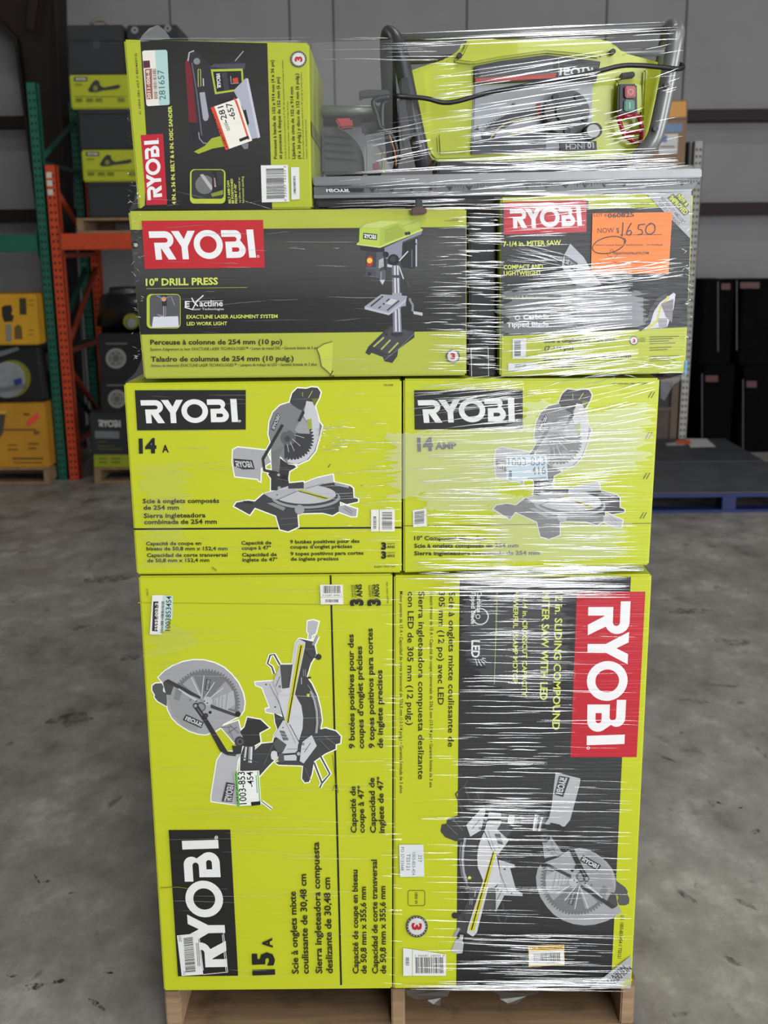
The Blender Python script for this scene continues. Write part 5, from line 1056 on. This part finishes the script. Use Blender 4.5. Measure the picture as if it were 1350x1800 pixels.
f.part('warning_label').poly([(836, 118), (880, 108.5), (960, 98), (1054, 109), (1047, 141), (960, 139), (836, 146)], (38, 38, 42))
f.poly([(836, 138), (870, 134.5), (940, 131), (978, 129), (976, 137), (836, 145)], (176, 66, 56)); f.logo([S2(462, 455), S2(185, 446), S2(195, 388), S2(455, 386)], (206, 206, 208))
for i in range(9):
    y = 112 + i * 2.6; f.stroke([(842 + (i % 2) * 2, y + 8), (905, y + 1), (972, y - 4)], .8, (120, 120, 124))
f.stroke([(982, 101), (982, 138)], 1, (150, 150, 152)); f.build(ts)
prism('label_plate', [(834, 116), (880, 107), (960, 96.5), (1056, 108), (1048, 143), (960, 141), (834, 148)], HY - .0125, HY + .0, ts, SB, .001)
disc('hand_wheel', 997, 197, HY - .045, 40, HY - .006, ts, plain((70, 72, 74), .45), 28, .006)
disc('wheel_cap', 1000, 195, HY - .055, 22, HY - .044, ts, plain((52, 54, 56), .4), 24, .004)
for a_ in range(5):
    an = a_ * 2 * math.pi / 5 + .3; disc('wheel_grip', 997 + 33 * math.cos(an), 197 + 33 * math.sin(an), HY - .052, 6, HY - .044, ts, SB, 12, .002)
disc('crank_knob_rim', 1045, 229, HY - .06, 14, HY - .006, ts, SB, 22, .004)
disc('crank_knob', 1043, 230, HY - .085, 11.5, HY - .058, ts, plain((168, 168, 168), .4), 22, .003)
# switch
sw = prism('switch_frame', [(1084, 142), (1092, 136), (1118, 134), (1128, 146), (1129, 200), (1085, 206)], HY - .016, HY + .005, ts, YG_, .004)
prism('switch_bracket', [(1092, 128), (1116, 125), (1117, 135), (1092, 138)], HY - .03, HY - .01, ts, SB, .002)
prism('switch_body', [(1087, 147), (1120, 147), (1121, 202), (1086, 202)], HY - .035, HY - .012, ts, SB, .003)
rb = prism('stop_button', [(1099, 151), (1118, 151), (1118, 172), (1099, 172)], HY - .045, HY - .033, ts, plain((176, 38, 52), .35), .002)
gb = prism('start_button', [(1098, 175), (1116, 175), (1116, 195), (1097, 195)], HY - .042, HY - .033, ts, plain((24, 124, 100), .35), .002)
f = Face(HY - .0455); f.part('printed_symbol').ring((1108.5, 161.5), 5, 4, (220, 180, 180)); f.build(ts)
f = Face(HY - .0425); f.part('printed_symbol').stroke([(1107, 180), (1107, 191)], 1.4, (190, 220, 210)); f.build(ts)
RP = plain((158, 26, 40), .3, 0, .08, 20, 0, .5, .4)
bm = bmesh.new()
for pts in ([(1086, 205), (1098, 240), (1120, 252)], [(1123, 202), (1130, 232), (1123, 254)], [(1086, 205), (1123, 203)], [(1096, 234), (1130, 230)]): add_tube(bm, [P(x, y, HY - .04) for x, y in pts], .0042, 8)
from_bm('stop_paddle', bm, ts, RP, True)
for x, y in ((1078, 90), (808, 97), (1172, 150), (1153, 226), (731, 236)):
    disc('bolt', x, y, HY - .02 if x in (1078, 808) else 2.118, 5, HY if x in (1078, 808) else 2.135, ts, SB, 12, .001)
# folding legs
def path(pts, k=6): return spline([P(x, y, Y) for x, y, Y in pts], k)
R_ = .0155
tube('leg', path([(1112, 290, 2.15), (1130, 268, 2.145), (1146, 250, 2.14), (1156, 225, 2.14), (1173, 145, 2.14), (1187, 70, 2.145), (1189, 54, 2.17), (1184, 47, 2.24), (1178, 52, 2.36), (1170, 80, 2.42), (1150, 200, 2.44), (1120, 285, 2.46)]), R_, ts, TUBE, 14)
tube('leg', path([(744, 290, 2.15), (738, 262, 2.14), (722, 185, 2.14), (706, 108, 2.145), (696, 74, 2.17), (686, 61, 2.22), (683, 62, 2.30), (681, 90, 2.36), (686, 200, 2.40), (692, 280, 2.44)]), R_, ts, TUBED, 14)
tube('cross_bar', [P(706, 106, 2.31), P(1182, 90, 2.31)], .0085, ts, TUBE, 12)
tube('cross_bar', [P(690, 66, 2.26), P(1184, 50, 2.26)], .0085, ts, TUBE, 12)
tube('cross_bar', [P(566, 196, 2.40), P(690, 196, 2.41)], .0125, ts, TUBE, 12)
prism('foot_lever', [(702, 140), (716, 132), (724, 175), (728, 236), (716, 250), (704, 205)], 2.112, 2.126, ts, SB, .003)
prism('latch_plate', [(697, 178), (712, 172), (722, 240), (708, 262)], 2.105, 2.113, ts, plain((64, 66, 68), .4, .3), .002)
prism('push_stick', [(630, 160), (648, 157), (684, 158), (686, 168), (636, 172), (632, 177)], 2.12, 2.135, ts, SB, .002)
# power cord
CORD = plain((20, 20, 22), .4, 0, .1)
tube('power_cord', path([(662, 177, 2.11), (690, 170, 2.105), (704, 169, 2.10), (749, 173, 2.115), (777, 180, 2.12), (804, 178, 2.12), (860, 163, 2.12), (960, 144, 2.11), (1040, 128, 2.10), (1090, 116, 2.10), (1124, 115, 2.10), (1160, 118, 2.105), (1190, 121, 2.115), (1200, 119, 2.14), (1197, 114, 2.165), (1176, 112, 2.17)]), .0045, ts, CORD, 10)
tube('cord_loop', path([(684, 170, 2.10), (662, 174, 2.10), (656, 181, 2.10), (662, 200, 2.10), (668, 222, 2.10), (675, 228, 2.10), (690, 240, 2.105), (698, 272, 2.11), (694, 300, 2.12)]), .0048, ts, CORD, 8)
tube('cord_loop', path([(680, 178, 2.105), (672, 186, 2.105), (672, 224, 2.105), (676, 230, 2.105)]), .0048, ts, CORD, 8)
tube('brown_wire', path([(684, 236, 2.1), (694, 268, 2.1), (696, 292, 2.11)]), .0016, ts, plain((150, 96, 60), .5), 6)
# blade housing and motor seen through the film on the left
bl = prism('blade_housing', [(566 + 0, 306), (566, 226), (585, 223), (604, 229), (622, 242), (634, 260), (640, 280), (641, 306)], 2.36, 2.46, ts, plain((62, 64, 65), .45), .006)
for i in range(4): prism('vent_slot', [(572, 236 + i * 13), (614 + i * 4, 240 + i * 13), (616 + i * 4, 243 + i * 13), (572, 239 + i * 13)], 2.354, 2.362, bl, SB)
prism('motor_cover', [(640, 253), (660, 251), (672, 258), (676, 272), (674, 304), (641, 305)], 2.32, 2.44, ts, plain((150, 152, 154), .4), .008)
prism('red_tag', [(655, 288), (666, 284), (668, 296), (657, 299)], 2.315, 2.322, ts, RP, .001)
prism('red_guard', [(588, 208), (618, 207), (622, 224), (598, 226)], 2.33, 2.36, ts, plain((190, 48, 52), .4), .004)
prism('guard_stub', [(634, 216), (668, 212), (672, 228), (636, 232)], 2.32, 2.40, ts, TUBED, .004)
tube('green_wire', path([(674, 268, 2.31), (674, 290, 2.31), (672, 306, 2.31)]), .0018, ts, YG_, 6)
prism('clamp_handle', [(723, 366), (733, 363), (746, 364), (752, 370), (748, 377), (722, 378)], YB2 - .016, YB2 - .002, ts, plain((74, 48, 40), .45), .003)
prism('clamp_arm', [(730, 350), (742, 350), (744, 367), (730, 367)], YB2 - .013, YT + .04, ts, SB, .002)

# ------------------------------------------------------------------ stretch film
def film_mat(name, fac, rough, white, gloss=.6, tint=(.97, .985, 1.0)):
    """thin clear film: mostly see-through, the rest split between mirror-like folds and milky scatter"""
    m = bpy.data.materials.new(name); m.use_nodes = True; nt = m.node_tree; nt.nodes.clear()
    out = nt.nodes.new('ShaderNodeOutputMaterial'); mix = nt.nodes.new('ShaderNodeMixShader'); mx2 = nt.nodes.new('ShaderNodeMixShader')
    tr = nt.nodes.new('ShaderNodeBsdfTransparent'); df = nt.nodes.new('ShaderNodeBsdfDiffuse'); gl = nt.nodes.new('ShaderNodeBsdfAnisotropic')
    df.inputs['Color'].default_value = (*[white * c for c in tint], 1); gl.inputs['Color'].default_value = (.92, .94, .96, 1); gl.inputs['Roughness'].default_value = rough
    mix.inputs[0].default_value = fac; mx2.inputs[0].default_value = gloss
    nt.links.new(df.outputs[0], mx2.inputs[1]); nt.links.new(gl.outputs[0], mx2.inputs[2])
    nt.links.new(tr.outputs[0], mix.inputs[1]); nt.links.new(mx2.outputs[0], mix.inputs[2]); nt.links.new(mix.outputs[0], out.inputs[0])
    return m
PLEAT = film_mat('film_pleat', .62, .22, .8, .7)
PATCH = film_mat('film_patch', .22, .25, .85, .18)
CLEAR = film_mat('film_clear', .08, .12, .6, .25)
film = thing('stretch_film', (P(690, 1745, YS - .03).x, YS - .03, zdeck), 'clear stretch film wrapped round the whole stack, creased in white streaks', 'plastic film')
RF = random.Random(11)
def film_y(px, py):
    if py > 668: return YS - .012
    if py > 338: return YC2 - .010
    t_ = max(0, min(1, (338 - py) / 280)); return 2.036 + .058 * min(1, t_ * 3)
def add_pleat(bm, x, y, L, slope, w, curve=0.):
    n = max(4, min(12, int(L / 12))); rows = []
    ph = RF.random() * 6; am = RF.uniform(.1, .6)
    for i in range(n + 1):
        t_ = i / n; px = x + L * t_; py = y + slope * L * t_ + curve * (t_ - .5) ** 2 + am * math.sin(ph + t_ * 7)
        ww = w * (.15 + .85 * math.sin(math.pi * min(1, max(0, t_))) ** .45) * RF.uniform(.7, 1.1)
        c = P(px, py, film_y(px, py)); h = ww / F * 2.1
        rows.append([bm.verts.new(c + Vector((0, -.45 * h * math.cos(a), .5 * h * math.sin(a)))) for a in (-.7, .05, .6, 1.2)])
    for a, b in zip(rows, rows[1:]):
        for k in range(3): bm.faces.new((a[k], b[k], b[k + 1], a[k + 1]))
def pleats(regions, nm='film_pleats'):
    bm = bmesh.new()
    for (x0, x1, y0, y1, n, l0, l1, slope, w0, w1) in regions:
        for _ in range(n):
            L = RF.uniform(l0, l1) * RF.choice((.5, 1, 1, 1.2)); x = RF.uniform(x0, max(x0 + 1, x1 - L * .7)); L = min(L, x1 - x + 2)
            s = slope if not isinstance(slope, tuple) else RF.uniform(*slope)
            add_pleat(bm, x, RF.uniform(y0, y1), L, s, RF.uniform(w0, w1) * RF.choice((.6, .8, 1, 1.3)))
    o = from_bm(nm, bm, film, PLEAT, True); o['kind'] = 'stuff'; return o
# lower right carton: dense level creases
pleats([(700, 1105, 1014, 1050, 60, 60, 260, (-.02, .02), 1.2, 3.0), (805, 1010, 1050, 1330, 84, 40, 170, (-.01, .03), .8, 2.0), (700, 1120, 1060, 1400, 50, 40, 160, (-.01, .03), .7, 1.5),
        (790, 960, 1330, 1480, 56, 50, 160, (0, .03), .9, 2.0), (720, 1110, 1400, 1735, 95, 50, 220, (-.01, .04), .7, 1.6), (800, 1080, 1640, 1735, 40, 70, 220, (0, .05), 1.0, 2.4), (694, 1100, 1722, 1742, 40, 60, 240, (-.01, .01), 1.2, 2.6)])
# middle tier right carton
pleats([(712, 920, 672, 752, 40, 60, 190, (-.16, -.06), .9, 2.2), (715, 1130, 752, 870, 95, 60, 240, (-.09, -.01), .9, 2.3), (715, 900, 860, 1000, 80, 40, 150, (-.01, .02), 1.0, 2.2), (900, 1120, 850, 1000, 80, 40, 160, (-.02, .02), .9, 2.2), (900, 1150, 672, 760, 40, 30, 120, (-.3, -.05), .9, 2.0), (709, 1130, 996, 1014, 50, 60, 240, (-.03, .01), 1.4, 3.0)])
# compact saw carton and the gap beside it
pleats([(800, 884, 372, 662, 100, 24, 90, (-.02, .05), 1.0, 2.6), (880, 1110, 470, 592, 110, 50, 200, (-.12, .0), .9, 2.4), (880, 1120, 586, 664, 70, 50, 200, (-.16, -.04), 1.0, 2.6), (884, 1030, 356, 420, 16, 30, 110, (-.15, .0), .7, 1.6),
        (890, 1000, 420, 465, 16, 40, 110, (.0, .38), .7, 1.5), (1040, 1200, 455, 500, 26, 30, 110, (-.25, .05), .9, 2.0), (1090, 1200, 620, 662, 22, 20, 70, (-.2, .2), .9, 2.0), (740, 822, 374, 660, 60, 30, 90, (-.03, .04), .6, 1.6)])
# under and over the saw table
pleats([(560, 1200, 340, 370, 60, 50, 200, (-.06, -.0), 1.0, 2.4), (580, 1210, 300, 336, 46, 60, 240, (-.1, -.02), .7, 1.8), (740, 1190, 268, 300, 60, 60, 220, (-.08, .02), .9, 2.2)])
pleats([(690, 1190, 52, 84, 18, 120, 420, (-.055, -.04), .9, 2.0), (560, 800, 66, 120, 20, 40, 160, (-.03, .02), .8, 1.8), (745, 830, 116, 240, 18, 40, 110, (-.14, -.04), 1.0, 2.2), (780, 1090, 120, 250, 34, 100, 300, (-.20, -.13), 1.1, 2.6), (800, 1040, 230, 270, 24, 60, 220, (-.1, .05), .9, 2.0), (640, 760, 200, 300, 20, 50, 140, (-.25, -.15), .6, 1.4), (1060, 1130, 200, 262, 18, 30, 80, (-.35, -.1), 1.0, 2.6), (1130, 1200, 70, 280, 10, 20, 60, (-.4, -.1), .6, 1.4)])
# the tighter left half
pleats([(545, 610, 748, 792, 30, 6, 26, (-.05, .05), .8, 2.0), (560, 706, 690, 1000, 46, 20, 90, (-.06, .04), .6, 1.5), (240, 700, 674, 1005, 30, 30, 140, (-.06, .04), .4, .9), (225, 548, 74, 366, 40, 20, 90, (-.3, .3), .4, 1.0), (232, 700, 376, 660, 40, 20, 110, (-.1, .06), .4, 1.0), (250, 690, 1015, 1735, 60, 40, 200, (-.03, .03), .4, .9), (660, 706, 1015, 1730, 50, 20, 60, (-.08, .08), .6, 1.3), (222, 545, 66, 78, 14, 60, 200, (-.02, .02), .6, 1.4), (222, 246, 90, 360, 60, 3, 10, (-1.2, 1.2), .8, 1.8), (228, 252, 376, 660, 40, 3, 9, (-1.2, 1.2), .7, 1.5), (1196, 1218, 350, 640, 24, 4, 12, (-1, 1), .9, 2.)])
# loose patches where the film stands off the print; milky white paints the doorway's reflection
def patch(pts, nm='film_patch', mat=PATCH, jit=3., lift=.002):
    out = []
    n = len(pts)
    for i in range(n):
        a, b = Vector(pts[i]), Vector(pts[(i + 1) % n]); m = max(2, int((b - a).length / 3.5)); hz = abs(b.y - a.y) / max(1e-6, (b - a).length)
        for j in range(m): p = a.lerp(b, j / m); out.append((p.x + RF.uniform(-jit, jit) * (1 + 5 * hz), p.y + (RF.uniform(-jit, jit) * .8 if hz < .4 else 0)))
    vs = [P(x, y, film_y(x, y) + .001 - lift) for x, y in out]
    tr = tessellate_polygon([[Vector((x, y, 0)) for x, y in out]])
    return mesh(nm, vs, [tuple(t_) for t_ in tr], film, mat)
patch([K7(*p) for p in ((0, 290), (500, 275), (700, 250), (1190, 150), (1185, 330), (1160, 440), (900, 470), (500, 530), (480, 640), (180, 640), (170, 560), (40, 600))])
patch([K7(*p) for p in ((470, 560), (700, 590), (1080, 680), (1070, 860), (860, 870), (480, 880))])
patch([K7(*p) for p in ((640, 150), (760, 130), (700, 210), (640, 290), (560, 270))])
patch([K5(*p) for p in ((80, 690), (560, 640), (960, 690), (930, 900), (560, 930), (80, 950))], mat=film_mat('film_haze', .13, .25, .8, .12))
patch([K6(*p) for p in ((120, 440), (330, 420), (320, 900), (150, 900), (140, 640))], mat=CLEAR)
patch([K10(*p) for p in ((360, 40), (1200, 40), (900, 110), (860, 560), (560, 620), (400, 420))], mat=CLEAR)
patch([K8(*p) for p in ((100, 320), (220, 260), (330, 310), (300, 380), (120, 420))], mat=CLEAR)
# webs stretched across the steps in the stack
def web(pts3, nm='film_web', mat=CLEAR):
    vs = [P(*p) for p in pts3]; return mesh(nm, vs, [tuple(range(len(vs)))], film, mat)
web([(548, 75, 2.03), (690, 70, 2.09), (690, 300, 2.05), (549, 312, 2.04)])
web([(1208, 656, 2.03), (1204, 664, 2.03), (1184, 676, 2.03), (1168, 705, 2.03), (1161, 700, 2.03), (1161, 668, 2.03)])
web([(243, 300, 2.03), (243, 366, 2.03), (226, 371, 2.03), (236, 352, 2.03), (241, 330, 2.03)])
web([(252, 610, 2.03), (253, 666, 2.03), (219, 673, 2.03), (238, 655, 2.03), (248, 635, 2.03)])
web([(1152, 250, 2.12), (1172, 283, 2.08), (1214, 297, 2.04), (1110, 299, 2.04), (1120, 275, 2.1)])
web([(244, 74, 2.03), (250, 62, 2.04), (262, 50, 2.06), (278, 44, 2.08), (290, 54, 2.07), (300, 68, 2.04)], mat=PATCH)
# torn tails hanging below the cartons
def tail(pts, nm='film_tail'):
    out = []
    for i, p in enumerate(pts): out.append((p[0], p[1], YS + .004 + .008 * math.sin(i * 1.7)))
    vs = [P(*p) for p in out]; tr = tessellate_polygon([[Vector((p[0], p[1], 0)) for p in out]])
    return mesh(nm, vs, [tuple(t_) for t_ in tr], film, film_mat('film_dark_tail', .4, .25, .12, .25))
tail([K11(*p) for p in ((90, 1012), (200, 1016), (315, 1014), (300, 1045), (268, 1052), (262, 1092), (230, 1084), (200, 1064), (150, 1062), (100, 1040))])
tail([K11(*p) for p in ((510, 1016), (640, 1018), (760, 1014), (740, 1034), (690, 1044), (640, 1082), (600, 1080), (560, 1058), (552, 1036))])
